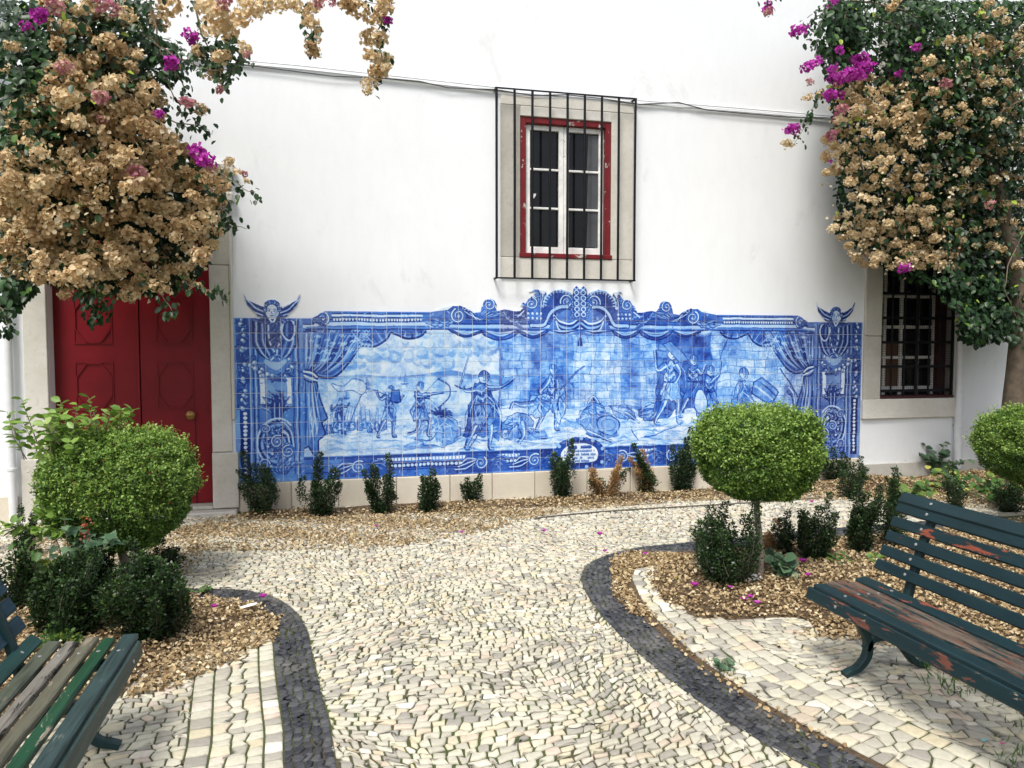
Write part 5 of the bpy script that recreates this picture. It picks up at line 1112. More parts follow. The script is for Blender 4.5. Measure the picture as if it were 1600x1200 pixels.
# ---------------------------------------------------------------- fallen bracts
BEDS = [(BL, .03, .25), (BR, .035, .25), (WB, .022, .12), (FB, .07, .3)]
def litter(name, n, sampler, seed, size=(.013, .030), zoff=.003, pile=.006, mat='litter'):
    r2 = np.random.RandomState(seed); P = sampler(r2, n); n = len(P); z = zoff+np.abs(r2.normal(0, pile, n))+np.max([bedz(P, *b)+.004 for b in BEDS], 0); nr = np.c_[r2.normal(0, .55, (n, 2)), np.ones(n)]
    return leaves(name, CURL, np.c_[P, z], basis(nr, r2), r2.uniform(*size, n), np.clip(r2.normal(.55, .22, n), 0, 1), M[mat])
def in_poly(poly, clump=0., keepf=None):
    lo, hi = poly.min(0), poly.max(0)
    def f(r2, n):
        out = []; m = 0
        while m < n:
            p = r2.uniform(lo, hi, (n*2, 2)); p = p[inside(p, poly)]
            if keepf is not None: p = p[r2.rand(len(p)) < keepf(p)]
            out.append(p); m += len(p)
            if not len(p): break
        return np.vstack(out)[:n]
    return f
def patch(p, s=1.): return np.clip(.5+.5*np.sin(p[:, 0]*3.1*s+1)*np.sin(p[:, 1]*4.3*s)+.3*np.sin(p[:, 0]*9+p[:, 1]*7), .02, 1)
WL = GX((255, 838), (330, 812), (372, 806), (600, 797), (830, 782), (1060, 770), (1290, 752), (1500, 745), (1600, 742), (1600, 800), (1400, 785), (1160, 780), (960, 792), (850, 806), (740, 836), (600, 858), (420, 862), (300, 862))
WL[:, 1] = np.minimum(WL[:, 1], -.06)
litter('fallen_bracts_along_wall', 22000, in_poly(WL, keepf=lambda p: np.clip(.85-(np.abs(p[:, 1]+.5)*.35), .15, 1)*np.clip(.75+.4*np.sin(p[:, 0]*5+p[:, 1]*9), .3, 1)), 41, pile=.010)
BRs = np.vstack([GX((1010, 900), (1020, 925), (1052, 948), (1085, 966), (1150, 968), (1210, 964), (1262, 968)), [(2.62, -4.0), (2.95, -4.3), (3.9, -5.6), (6.2, -4.2), (7.0, -1.9)], GX((1400, 836), (1250, 850), (1110, 866), (1040, 878))])
litter('fallen_bracts_in_right_bed', 33000, in_poly(BRs, keepf=lambda p: (.55+.45*patch(p, .7))), 42, pile=.010)
BLs = np.vstack([GX((405, 945), (425, 965), (400, 985), (350, 1000), (300, 1020), (225, 1050)), [(-.95, -4.0), (-1.6, -4.3), (-3, -2.7)], GX((0, 938), (200, 932), (320, 932))])
litter('fallen_bracts_in_left_bed', 10500, in_poly(BLs, keepf=lambda p: (.6+.4*patch(p))), 43, pile=.010)
litter('fallen_bracts_in_far_bed', 9000, in_poly(FB), 44)
NS = GX((955, 873), (985, 862), (1085, 868), (1060, 880), (990, 890), (980, 915), (1000, 942), (1060, 990), (1150, 1060), (1260, 1130), (1330, 1175), (1330, 1195), (1250, 1155), (1130, 1075), (1040, 1005), (960, 935))
litter('fallen_bracts_in_joint', 2600, in_poly(NS, keepf=lambda p: (p[:, 1] > -3.5)*.92+.08), 45, (.014, .028), pile=.006)
SL = GX((250, 1030), (330, 1000), (440, 960), (430, 1000), (370, 1030), (280, 1075), (200, 1090)); litter('fallen_bracts_on_left_bay', 1500, in_poly(SL), 46, pile=.009)
SR = np.array([(2.45, -3.95), (2.9, -4.3), (2.95, -6.3), (3.6, -6.4), (3.4, -3.6)]); litter('fallen_bracts_under_bench', 2600, in_poly(SR), 47, pile=.008)
MP = np.array([(-.4, -1.1), (4.5, -.7), (3.0, -2.0), (1.6, -2.4), (1.2, -4.8), (.1, -4.9), (-.2, -2.6)]); litter('stray_bracts_on_path', 420, in_poly(MP, keepf=lambda p: np.clip((p[:, 1]+5)/5, .05, 1)**2), 48, pile=.002)
LP = GX((40, 822), (250, 815), (330, 830), (300, 900), (60, 900)); litter('fallen_bracts_by_door', 2600, in_poly(LP), 49, pile=.008)
# grass tufts in the joints under the right bench
def grass(name, c, n, h, seed, sp=.07):
    r2 = np.random.RandomState(seed); p = np.c_[c[0]+r2.normal(0, sp, n), c[1]+r2.normal(0, sp, n), np.zeros(n)]; ax = unit(np.c_[r2.normal(0, .5, (n, 2)), np.ones(n)]); nr = unit(np.cross(ax, r2.normal(size=(n, 3))))
    sc = np.c_[r2.uniform(.6, 1.2, n)*h, np.full(n, .012), np.full(n, h)]
    V, F, T = scatter(LEAF4, p, np.stack([ax, np.cross(nr, ax), nr], -1), sc, r2.uniform(.3, .8, n)); return V, F, T
gp = [grass('g', c, n, h, i) for i, (c, n, h) in enumerate([((2.90, -4.55), 90, .08), ((2.98, -4.75), 70, .07), ((3.02, -4.98), 60, .06), ((2.86, -5.15), 60, .05), ((2.55, -5.3), 35, .05), ((1.86, -4.28), 14, .03), ((2.78, -4.72), 50, .06)])]
V, F, T = merge(gp); tag(link('grass_tufts', mesh_np('grass_tufts', V, F, M['weed'], tint=T)), kind='stuff')
# moss threads in the joints of the path, densest near the viewer
mp = np.array([(-.1, -3.6), (1.6, -3.2), (2.0, -5.2), (-.1, -5.2)]); rr = np.random.RandomState(50); p = in_poly(np.array([(.05, -5.3), (.0, -2.4), (1.5, -2.4), (1.9, -5.3)]), keepf=lambda p: np.clip(-(p[:, 1]+2.2)/2.8, 0, 1)*patch(p, .8))(rr, 9000); n = len(p)
leaves('moss', LEAF4, np.c_[p, np.full(n, -.008)], basis(np.c_[rr.normal(0, .6, (n, 2)), np.ones(n)], rr), rr.uniform(.004, .010, n), rr.uniform(.1, .7, n), M['weed'])
# ---------------------------------------------------------------- clipped trees
def at0(px, py): g_ = G(px, py); return (g_[0], g_[1], 0.)
topiary('clipped_tree', at0(200, 918), .30, .425, .40, .375, 101, 'clipped privet before the red door, with tall light shoots at its left', .030, 72000, 3.0, (-.03, 0), bot=1.0)
topiary('clipped_tree', at0(1187, 905), .61, .347, .34, .275, 102, 'flat-topped clipped privet ball on a straight grey trunk before the right end of the mural', .021, 70000, 4.2, (-.035, 0), bot=.6)
topiary('clipped_tree', at0(1622, 838), .45, .43, .41, .315, 103, 'bright clipped privet cut off by the right edge, below the creeper trunk', .028, 50000, 2.8, (0, 0))
# long young shoots with big leaves at the left tree
def sprays(name, root, items, mat, leaf, seed, tpl=LEAF6, nl=12):
    r2 = np.random.RandomState(seed); P = []; A = []; pp = []
    for (a, b) in items:
        a, b = np.array(a, float), np.array(b, float); m = (a+b)/2+r2.normal(0, .015, 3); pp.append(([a, m, b], .004, .0015))
        for k in range(nl):
            t = .25+.75*k/(nl-1); c = a*(1-t)+b*t; ang = k*2.4+r2.rand(); d = unit(b-a); s_ = unit(np.cross(d, [math.cos(ang), math.sin(ang), .2])); P.append(c); A.append(unit(s_+d*.7))
    P, A = np.array(P), np.array(A); nr = np.cross(A, r2.normal(size=A.shape)); nr = np.where(nr[:, 2:3] < 0, -nr, nr)+[0, 0, .6]
    o = leaves(name, tpl, P, basis(nr, r2, A*2), r2.uniform(.7, 1.2, len(P))*leaf, np.clip(r2.normal(.55, .2, len(P)), 0, 1), M[mat], root); twigs('shoot', pp, M['twig'], root, 4); return o
tl = [o for o in bpy.data.objects if o.name == 'clipped_tree'][0]; r = np.random.RandomState(8); it = []
for i in range(26):
    a = np.array([-.53+r.rand()*.40, -.12+r.normal(0, .1), .78+r.rand()*.2]); it.append((a, a+[r.normal(-.03, .05), r.normal(0, .04), r.uniform(.12, .30)]))
for i in range(7):
    a = np.array([-.42+r.rand()*.2, -.32+r.normal(0, .05), .42+r.rand()*.1]); it.append((a, a+[r.normal(-.05, .05), -.08, r.uniform(.02, .12)]))
for i in range(3): a = np.array([-.12+.06*i, 0, 1.0]); it.append((a, a+[.05, 0, .15]))
sprays('long_shoots', tl, it, 'brightleaf', .062, 3)

# ---------------------------------------------------------------- shrubs along the wall
wall_sh = [(410, 806, 712, 52, 'dark box shrub nearest the red door, first in the row under the mural', None), (502, 806, 708, 56, 'tallest dark box shrub of the left row under the mural, second from the door', None),
 (596, 802, 712, 38, 'narrow dark box shrub, third from the door under the mural', None), (666, 800, 735, 48, 'broad low box shrub, fourth from the door under the mural', None), (738, 786, 742, 30, 'smallest box shrub of the row under the mural', None),
 (877, 780, 690, 46, 'cone shaped dark box shrub before the cartouche of the mural', None), (947, 778, 715, 56, 'dried out orange brown shrub right of the mural cartouche', ('rand', .8)), (1010, 772, 694, 36, 'box shrub with a dead brown left side under the mural', ('rand', .45)),
 (1066, 768, 672, 46, 'tall dark box shrub just left of the flat-topped clipped tree', None), (1305, 755, 690, 44, 'dark box shrub under the right end of the mural', None)]
for k, (px, yb, yt, wpx, lab, mix) in enumerate(wall_sh):
    b = at0(px, yb); b = (b[0], min(b[1], -.10), 0); d = (np.array(b)-CAM)@fw; h = (yb-yt)/FPX*d; wd = wpx/FPX*d
    box_shrub('box_shrub', b, h*1.02, wd, 200+k, lab, 11 if wpx > 32 else 8, mix=mix, leaf=.021, dens=1.15)
# paler leafy bush under the grilled window
def gsh(px, yb, yt, wpx, seed, lab, **k):
    b = at0(px, yb); d = (np.array(b)-CAM)@fw; return box_shrub(k.pop('name', 'box_shrub'), b, (yb-yt)/FPX*d*1.02, wpx/FPX*d, seed, lab, **k)
gsh(1386, 744, 682, 52, 230, 'rounded mid green bush under the grilled window', mat='weed', leaf=.03, n=16, name='leafy_bush', cat='bush', group=None)
# shrubs of the right bed
gsh(1132, 916, 778, 104, 231, 'large dark box bush at the foot of the flat-topped clipped tree', n=34, leaf=.019, dens=1.1)
gsh(1225, 866, 800, 32, 232, 'small thin box shrub between the clipped trunk and the pair of dark shrubs', n=8)
gsh(1270, 878, 772, 48, 233, 'dark box shrub in the right bed, left one of the pair behind the bench', n=20)
gsh(1344, 868, 742, 44, 234, 'tall dark box shrub in the right bed, right one of the pair behind the bench', n=20)
gsh(1392, 860, 738, 44, 235, 'box shrub half hidden behind the top end of the right bench', n=14)
gsh(1325, 778, 712, 50, 236, 'loose dark shrub beyond the path, right of the clipped tree', n=12)
gsh(1495, 800, 728, 36, 237, 'thin dark shrub beyond the right bench in the far bed', n=8)
gsh(1575, 800, 745, 50, 238, 'dark shrub under the clipped tree at the right edge', n=12)
gsh(1204, 862, 812, 22, 239, 'small brown dried shrub behind the clipped trunk', n=6, mat='deadleaf')
# shrubs of the left bed
gsh(240, 1002, 850, 105, 240, 'wide dark box bush at the foot of the left clipped tree', n=44, leaf=.020, dens=1.1)
gsh(108, 1000, 858, 105, 241, 'dense dark bush between the left bench and the left clipped tree', n=44, leaf=.021, dens=1.1)
gsh(150, 935, 850, 55, 242, 'dark shrub behind the trunk of the left clipped tree', n=18)
gsh(262, 905, 845, 40, 243, 'loose dark shrub behind the left clipped trunk, path side', n=12)
gsh(20, 960, 845, 70, 244, 'straggly dark shrub at the left edge above the bench', n=14)
gsh(40, 870, 790, 26, 247, 'thin dark shrub by the rain pipe left of the door', n=6)
gsh(95, 1020, 985, 60, 245, 'low bright green sprig in front of the left dark bush', n=14, mat='weed', leaf=.024, name='green_sprig', cat='plant', group=None)

# ---------------------------------------------------------------- leafy weeds with large leaves
def weed(name, base, h, spread, n, leaf, seed, label, mat='weed', tpl=LOBED, lean=(0, 0), big=10, cat='plant', buds=0):
    r2 = np.random.RandomState(seed); root = empty(name, base); tag(root, label, cat); P = []; A = []; pp = []
    for i in range(n):
        e = np.array([lean[0]*h+r2.normal(0, spread), lean[1]*h+r2.normal(0, spread), h*r2.uniform(.5, 1)]); m = e*[.4, .4, .55]+r2.normal(0, .02, 3); pp.append(([(0, 0, 0), m, e], .006, .002))
        for k in range(9):
            t = .3+.7*k/8; c = (np.array([0, 0, 0])*(1-t)**2+2*t*(1-t)*m+t*t*e); a = r2.uniform(0, 6.28); P.append(c); A.append([math.cos(a), math.sin(a), r2.uniform(-.2, .5)])
    P, A = np.array(P), unit(np.array(A)); nr = np.c_[r2.normal(0, .35, (len(P), 2)), np.ones(len(P))]; nr[:, 1] -= .5; R = basis(nr, r2, A*3); sc = r2.uniform(.55, 1.2, len(P))*leaf; tt = np.clip(r2.normal(.5, .25, len(P)), 0, 1); o = np.argsort(-sc)
    for i in o[:big]:
        V, F, T = scatter(tpl, np.zeros((1, 3)), R[i:i+1], sc[i:i+1], tt[i:i+1]); link('leaf', mesh_np('leaf', V, F, M[mat], tint=T), root, P[i])
    if len(o) > big: leaves('small_leaves', tpl, P[o[big:]], R[o[big:]], sc[o[big:]], tt[o[big:]], M[mat], root)
    twigs('stems', pp, M['twig'], root, 5)
    for b in range(buds):
        c = P[r2.randint(len(P))]+[0, -.03, .03]; nn = 46; q = c+r2.normal(0, .016, (nn, 3))*[1, 1, 2.2]; leaves('seed_head', BRACT, q, basis(r2.normal(size=(nn, 3)), r2), np.full(nn, .014), r2.rand(nn), M['redbud'], root)
    return root
weed('castor_plant', at0(105, 950), .60, .13, 14, .085, 301, 'lobed blue green plant with red seed heads left of the clipped tree', 'greyweed', lean=(.1, -.05), big=34, buds=5)
weed('yellowing_plant', at0(50, 945), .40, .12, 10, .075, 302, 'yellowing round leaved plant at the left above the bench', 'weed', BRACT, big=30, buds=2)
weed('heart_leaved_weed', at0(1232, 908), .17, .06, 6, .075, 303, 'small bright green weed right of the clipped trunk', 'greyweed', BRACT, big=24)
weed('creeping_weed', at0(1470, 745), .42, .12, 8, .085, 304, 'sprawling vine weed with round leaves left of the rain pipe', 'greyweed', lean=(-.35, 0), big=30, tpl=BRACT)
weed('creeping_weed', at0(1500, 775), .30, .22, 12, .08, 305, 'low sprawling weeds in the far bed beside the rain pipe', 'weed', big=30, tpl=BRACT)
weed('creeping_weed', at0(1560, 790), .30, .20, 12, .075, 306, 'yellow green weeds above the bench back at the right edge', 'weed', big=30, tpl=BRACT)
weed('creeping_weed', at0(1430, 790), .26, .16, 9, .07, 307, 'pale weed just above the left end of the bench back', 'weed', big=30, tpl=BRACT)
weed('ground_weed', at0(1370, 885), .07, .06, 5, .05, 308, 'flat yellow green weed between the dark shrubs and the bench', 'weed', big=14, tpl=BRACT)
weed('ground_weed', at0(1305, 885), .07, .06, 5, .05, 309, 'small grassy weed at the foot of the pair of dark shrubs', 'weed', big=14, tpl=LEAF6)
weed('ground_weed', at0(1058, 912), .03, .03, 4, .035, 310, 'tiny green sprout in the leaf litter of the right bed', 'weed', big=8, tpl=LEAF6)
weed('ground_weed', at0(1137, 1045), .02, .02, 3, .035, 311, 'tiny sprout in the joints beside the right black border', 'greyweed', big=6, tpl=BRACT)
weed('ground_weed', at0(575, 778), .05, .02, 3, .04, 312, 'tiny weed at the plinth beside the third box shrub', 'weed', big=6, tpl=LEAF6)
weed('ground_weed', at0(318, 925), .03, .05, 5, .035, 313, 'low weed on the left black border by the clipped tree', 'weed', big=8, tpl=LEAF6)

# ---------------------------------------------------------------- bougainvillea
HB = [head_mesh('flower_head', 'palebract', 460+i, int(52+i*8), .052+.004*(i % 4), .029+.001*(i % 3)) for i in range(6)]
HT = [head_mesh('flower_head', 'bract', 400+i, int(58+i*7), .058+.004*(i % 4), .031+.001*(i % 3)) for i in range(8)]
HS = [head_mesh('flower_head', 'bract', 420+i, 16+4*i, .026, .027) for i in range(3)]
HP = [head_mesh('flower_head', 'pink', 440+i, 64, .055, .029) for i in range(3)]; HPs = head_mesh('flower_head', 'pink', 445, 26, .032, .026)
HM = [head_mesh('flower_head', 'mixed', 450+i, 64, .058, .030) for i in range(2)]
def head(root, p, me, sc, r2, c0):
    link('flower_head', me, root, np.array(p)-c0, (r2.uniform(-.6, .6), r2.uniform(-.6, .6), r2.uniform(0, 6.28)), (sc,)*3)
def poly_sample(r2, poly, n, mind):
    poly = np.array(poly, float); lo, hi = poly.min(0), poly.max(0); out = []; t = 0
    while len(out) < n and t < n*60:
        t += 1; p = r2.uniform(lo, hi)
        if inside(p[None], poly)[0] and all((p[0]-q[0])**2+(p[1]-q[1])**2 > mind**2 for q in out): out.append(p)
    return out
def vine(name, label, base, polys, explicit, depthf, seed, n_heads, n_leaves, lpoly, branches, trunk, mind, heads, bmat):
    r2 = np.random.RandomState(seed); root = empty(name, base); c0 = np.array(base); tag(root, label, 'climbing plant', 'bougainvilleas')
    cnt = 0; small = []
    for poly, n, sc0 in polys:
        for p in poly_sample(r2, poly, n, mind):
            q = Wp(p[0], p[1], depthf(p, r2)); head(root, q, heads[r2.randint(len(heads))], sc0*r2.uniform(.72, 1.12), r2, c0); cnt += 1
            for _ in range(1): small.append(Wp(p[0]+r2.normal(0, 11), p[1]+r2.normal(0, 11), depthf(p, r2)+r2.normal(0, .05)))
    for (px, py, kind, sc) in explicit:
        y = depthf((px, py), r2)-(.26 if kind in 'pmq' else .12); sc *= 1.25 if kind in 'pq' else 1.; sc *= 1.18 if kind == 't' and 240 < px < 640 and py < 150 else 1.
        head(root, Wp(px, py, y), {'t': heads[r2.randint(len(heads))], 'p': HP[r2.randint(3)], 'q': HPs, 'm': HM[r2.randint(2)], 's': HS[r2.randint(3)]}[kind], sc, r2, c0); cnt += 1
    # loose single bracts between the heads
    S_ = np.array(small); n = len(S_)*3; q = S_[r2.randint(len(S_), size=n)]+r2.normal(0, .035, (n, 3)); nr = unit(np.c_[r2.normal(size=(n, 1)), -np.abs(r2.normal(.6, .4, (n, 1))), r2.normal(.4, .5, (n, 1))])
    leaves('loose_bracts', BRACT, q-c0, basis(nr, r2), r2.uniform(.022, .036, n), np.clip(r2.normal(.55, .2, n), 0, 1), M[bmat], root)
    # leaves fill the body of the plant behind and between
    P = []; T = []
    for poly, share, back in lpoly:
        m = int(n_leaves*share); poly = np.array(poly, float); lo, hi = poly.min(0), poly.max(0); g = r2.uniform(lo, hi, (m*4, 2)); g = g[inside(g, poly)][:m]
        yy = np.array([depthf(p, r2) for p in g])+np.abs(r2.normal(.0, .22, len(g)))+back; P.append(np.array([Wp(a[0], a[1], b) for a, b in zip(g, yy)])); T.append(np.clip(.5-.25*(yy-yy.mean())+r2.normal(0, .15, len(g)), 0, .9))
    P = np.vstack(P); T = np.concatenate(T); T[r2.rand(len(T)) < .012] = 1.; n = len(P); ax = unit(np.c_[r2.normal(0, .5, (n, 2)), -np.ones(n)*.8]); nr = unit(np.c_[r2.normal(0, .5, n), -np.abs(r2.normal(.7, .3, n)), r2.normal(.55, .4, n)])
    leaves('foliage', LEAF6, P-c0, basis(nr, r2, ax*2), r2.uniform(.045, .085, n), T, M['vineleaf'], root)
    if branches:
        pp = []; LPs = []
        for br in branches:
            w_ = np.array([Wp(a, b, depthf((a, b), r2)*.0+br[0]) for a, b in br[1:]]); k_ = dense(w_, 6); k_ = k_+np.random.RandomState(len(pp)).normal(0, .006, k_.shape); pp.append((k_-c0, .009 if len(br) > 4 else .006, .002))
            m = int(len(k_)*3.0*(br[0] > -9)); 
            if len(br) > 3: LPs.append(k_[r2.randint(len(k_), size=m)]+r2.normal(0, .035, (m, 3)))
        for q_ in pp: twigs('branch', [q_], M['twig'], root, 5)
        if LPs: q = np.vstack(LPs); n = len(q); nr = unit(np.c_[r2.normal(0, .5, n), -np.abs(r2.normal(.7, .4, n)), r2.normal(.4, .4, n)]); leaves('hanging_leaves', LEAF6, q-c0, basis(nr, r2, np.array([0, 0, -1.])), r2.uniform(.035, .065, n), np.clip(r2.normal(.55, .15, n), 0, .9), M['vineleaf'], root)
    if trunk: 
        for t_, ra, rb in trunk: MB().tube(dense(np.array(t_), 6)-c0, ra, 14, rb).build('trunk', M['barkdark'], root, True)
    return root, cnt
def dL(p, r2): return -1.25+r2.normal(0, .16)-.25*math.sin(p[1]/130.)-.12*math.sin(p[0]/60.)
def dR(p, r2): return -1.0+r2.normal(0, .16)-.22*math.sin(p[1]/110.+1)-.12*math.sin(p[0]/55.)
massL = [(0, 210), (60, 130), (110, 60), (170, 62), (225, 95), (250, 140), (258, 200), (300, 235), (330, 262), (352, 300), (350, 350), (322, 395), (310, 430), (270, 452), (205, 462), (130, 452), (70, 440), (30, 430), (0, 425)]
dense_top = [(60, 0), (220, 0), (200, 40), (150, 60), (70, 38)]
exL = [(85, 12, 'm', 1.0), (130, 15, 't', 1.), (60, 25, 'p', .8), (180, 15, 'm', .9), (160, 5, 'm', 1.), (200, 22, 't', .9), (265, 12, 't', 1.1), (250, 35, 't', .9), (325, 12, 't', 1.1), (345, 30, 't', 1.2), (330, 45, 't', 1.1), (360, 48, 't', 1.), (385, 8, 't', 1.), (375, 28, 't', 1.1), (395, 15, 't', .9), (350, 5, 'm', .8), (415, 8, 't', .9), (440, 6, 't', .8),
 (265, 98, 'p', .8), (292, 52, 'q', .9), (300, 60, 'p', .7), (310, 80, 't', .7), (345, 88, 't', .9), (335, 115, 't', .9), (383, 76, 't', .8), (385, 85, 'm', .5), (343, 140, 'm', .55), (290, 160, 'm', .7), (300, 160, 'm', .6), (315, 172, 't', .7), (275, 105, 's', 1.), (215, 85, 't', .7), (250, 178, 'p', .5), (40, 40, 'q', .9), (20, 72, 't', .7), (12, 108, 't', .8),
 (310, 240, 'p', 1.1), (322, 250, 'p', .9), (330, 262, 'm', .7), (213, 272, 'm', 1.1), (358, 252, 't', .8), (350, 268, 't', .7), (382, 272, 'm', .5), (385, 283, 's', .8), (370, 268, 's', 1.), (155, 152, 'm', .9), (160, 188, 'm', .7), (100, 105, 'm', .9), (120, 120, 't', .9), (90, 70, 't', .8),
 (462, 8, 't', .9), (487, 12, 't', 1.), (485, 35, 't', .8), (490, 62, 't', .8), (488, 78, 't', .7), (500, 3, 'm', .8), (497, 48, 's', 1.), (520, 4, 'm', .5), (545, 6, 't', .9), (560, 15, 't', .9), (600, 12, 't', .95), (583, 30, 't', 1.), (607, 32, 'p', .55), (605, 10, 'p', .5), (575, 60, 't', .9), (592, 62, 't', .9), (598, 92, 't', 1.), (580, 88, 't', .8), (592, 112, 't', .9), (578, 130, 't', .8), (575, 143, 's', 1.1), (604, 103, 's', 1.),
 (310, 445, 's', 1.), (325, 458, 's', .8), (205, 470, 's', .9), (215, 462, 's', .9), (190, 462, 's', .8), (100, 462, 't', .6)]
brL = [[-1.5, (120, -30), (200, 20), (235, 60), (290, 95), (350, 110), (385, 85)], [-1.45, (230, -30), (240, 30), (255, 90), (285, 130), (283, 175), (318, 172)], [-1.4, (300, -20), (315, 50), (340, 100), (340, 140)], [-1.4, (400, -30), (470, 5), (485, 40), (490, 80)], [-1.4, (540, -30), (600, 5), (590, 60), (598, 100), (578, 145)], [-1.4, (420, -30), (520, -5), (600, 8)],
 [-1.4, (250, 190), (300, 195), (330, 205)], [-1.45, (330, 262), (365, 285), (400, 302)], [-1.45, (340, 300), (355, 345), (385, 357)], [-1.45, (230, 440), (262, 475), (270, 490)], [-1.4, (120, 440), (140, 470), (150, 498)], [-1.4, (100, 430), (130, 460), (160, 465)], [-1.4, (290, 440), (320, 452), (355, 462)], [-1.4, (0, 480), (8, 500), (15, 520)], [-1.4, (150, 448), (165, 480), (140, 500)], [-1.45, (240, 60), (270, 150), (300, 160)]]
vine('bougainvillea', 'left bougainvillea heavy with dried tan flower heads hanging over the red door', Wp(-60, 800, -1.2)*[1, 1, 0],
 [(massL, 195, 1.12), (dense_top, 12, .95)], exL, dL, 501, 0, 9500,
 [(massL, .45, .28), (massL, .40, .42), ([(0, 0), (235, 0), (245, 60), (235, 130), (150, 160), (60, 230), (0, 250)], .32, .05), ([(300, 70), (360, 50), (390, 80), (350, 140), (330, 110), (300, 100)], .02, -.05), ([(230, 60), (285, 60), (290, 120), (240, 130)], .02, 0), ([(0, 430), (60, 440), (30, 480), (0, 500)], .03, 0)], brL, [([Wp(-60, 820, -1.2)*[1, 1, 0], Wp(-50, 600, -1.2), Wp(-20, 300, -1.2), Wp(40, 120, -1.25), Wp(160, 20, -1.3)], .07, .03)], 18.5, HT+HB[:2], 'bract')
massR = [(1300, 110), (1400, 120), (1440, 150), (1445, 200), (1420, 250), (1445, 290), (1470, 400), (1490, 420), (1440, 418), (1345, 418), (1302, 372), (1300, 345), (1335, 320), (1320, 270), (1290, 270), (1288, 215), (1310, 200)]
sparse = [(1430, 60), (1600, 60), (1600, 420), (1540, 400), (1470, 400), (1440, 290), (1440, 200)]
exR = [(1200, 18, 'm', .75), (1200, 14, 'p', .7), (1247, 48, 'p', .95), (1262, 104, 'p', .85), (1275, 98, 'p', .75), (1266, 128, 'm', .6), (1300, 108, 'p', .6), (1322, 118, 'p', 1.1), (1345, 95, 'p', 1.2), (1352, 105, 'p', 1.), (1305, 122, 'p', 1.), (1340, 118, 'p', 1.), (1298, 148, 'p', .9), (1312, 150, 'p', .7), (1316, 170, 'm', .9), (1310, 185, 'm', .9), (1300, 212, 'm', .95), (1282, 148, 't', .9), (1262, 152, 't', .8), (1240, 203, 'p', .85), (1234, 201, 'p', .7), (1230, 225, 't', .85), (1290, 242, 't', .8), (1290, 270, 't', .7), (1302, 4, 'p', .7), (1262, 258, 't', .0001),
 (1312, 78, 'q', .9), (1431, 75, 'p', .6), (1404, 115, 'q', .8), (1477, 130, 'm', .9), (1546, 320, 'm', .9), (1413, 418, 'p', .95), (1298, 252, 'q', .4), (1393, 12, 't', .9), (1400, 0, 't', .8), (1560, 20, 't', .9), (1535, 22, 't', .9), (1570, 35, 't', .9), (1545, 5, 't', .9), (1530, 60, 't', .9), (1545, 62, 't', .8), (1512, 62, 's', 1.), (1452, 95, 't', .95), (1470, 110, 't', .95), (1598, 75, 't', .9), (1597, 50, 't', .8), (1560, 190, 't', .8), (1480, 150, 't', .7), (1500, 190, 't', .9), (1340, 405, 't', .8), (1375, 400, 't', .9), (1368, 405, 't', .9), (1460, 405, 't', .9), (1495, 420, 's', 1.2), (1510, 445, 's', 1.)]
brR = [[-1.2, (1340, -30), (1290, 15), (1265, 35), (1250, 50)], [-1.2, (1330, -30), (1320, 30), (1300, 80), (1305, 140), (1280, 150), (1262, 190), (1240, 225)], [-1.2, (1260, 60), (1275, 70), (1290, 80)], [-1.25, (1250, -40), (1205, -5), (1200, 10)], [-1.3, (1465, 165), (1500, 150), (1522, 130), (1525, 105)], [-1.3, (1520, 150), (1530, 170), (1560, 178)], [-1.35, (1600, 90), (1588, 120), (1575, 140), (1560, 150)], [-1.3, (1600, 155), (1565, 175), (1570, 200), (1585, 215)], [-1.3, (1365, 25), (1390, 35), (1410, 50)], [-1.2, (1330, 0), (1390, 10), (1450, 30), (1480, 45)], [-1.2, (1600, 360), (1570, 440), (1590, 500)]]
massG = [(1290, 0), (1600, 0), (1600, 500), (1560, 530), (1520, 540), (1492, 520), (1500, 470), (1455, 440), (1420, 440), (1360, 400), (1305, 360), (1310, 250), (1300, 180), (1290, 120), (1275, 60)]
vine('bougainvillea', 'right bougainvillea with dark leaves, tan flower heads and magenta sprays over the grilled window', Wp(1590, 720, -.75)*[1, 1, 0],
 [(massR, 170, 1.0), (sparse, 112, .92)], exR, dR, 502, 0, 21000,
 [(massG, .62, .22), ([(1440, 0), (1640, 0), (1640, 560), (1560, 530), (1520, 540), (1490, 470), (1450, 300)], .30, -.05), ([(1290, 0), (1345, 0), (1350, 60), (1320, 100), (1300, 90)], .04, -.1), ([(1440, 430), (1600, 430), (1600, 545), (1545, 525), (1500, 500)], .04, -.1)], brR,
 [([Wp(1585, 745, -.75)*[1, 1, 0], Wp(1583, 650, -.75), Wp(1590, 560, -.75), Wp(1592, 470, -.8), Wp(1560, 300, -.8), Wp(1500, 150, -.85), Wp(1420, 40, -.85)], .13, .04), ([Wp(1612, 745, -.7)*[1, 1, 0], Wp(1608, 620, -.7), Wp(1598, 500, -.75), Wp(1640, 300, -.8)], .07, .04)], 14, HB, 'palebract')
# ivy-like shoot beside the right pipe
weed('creeping_weed', at0(1528, 740), .62, .05, 6, .07, 320, 'thin upright leafy shoot against the wall right of the rain pipe', 'weed', big=20, tpl=BRACT)
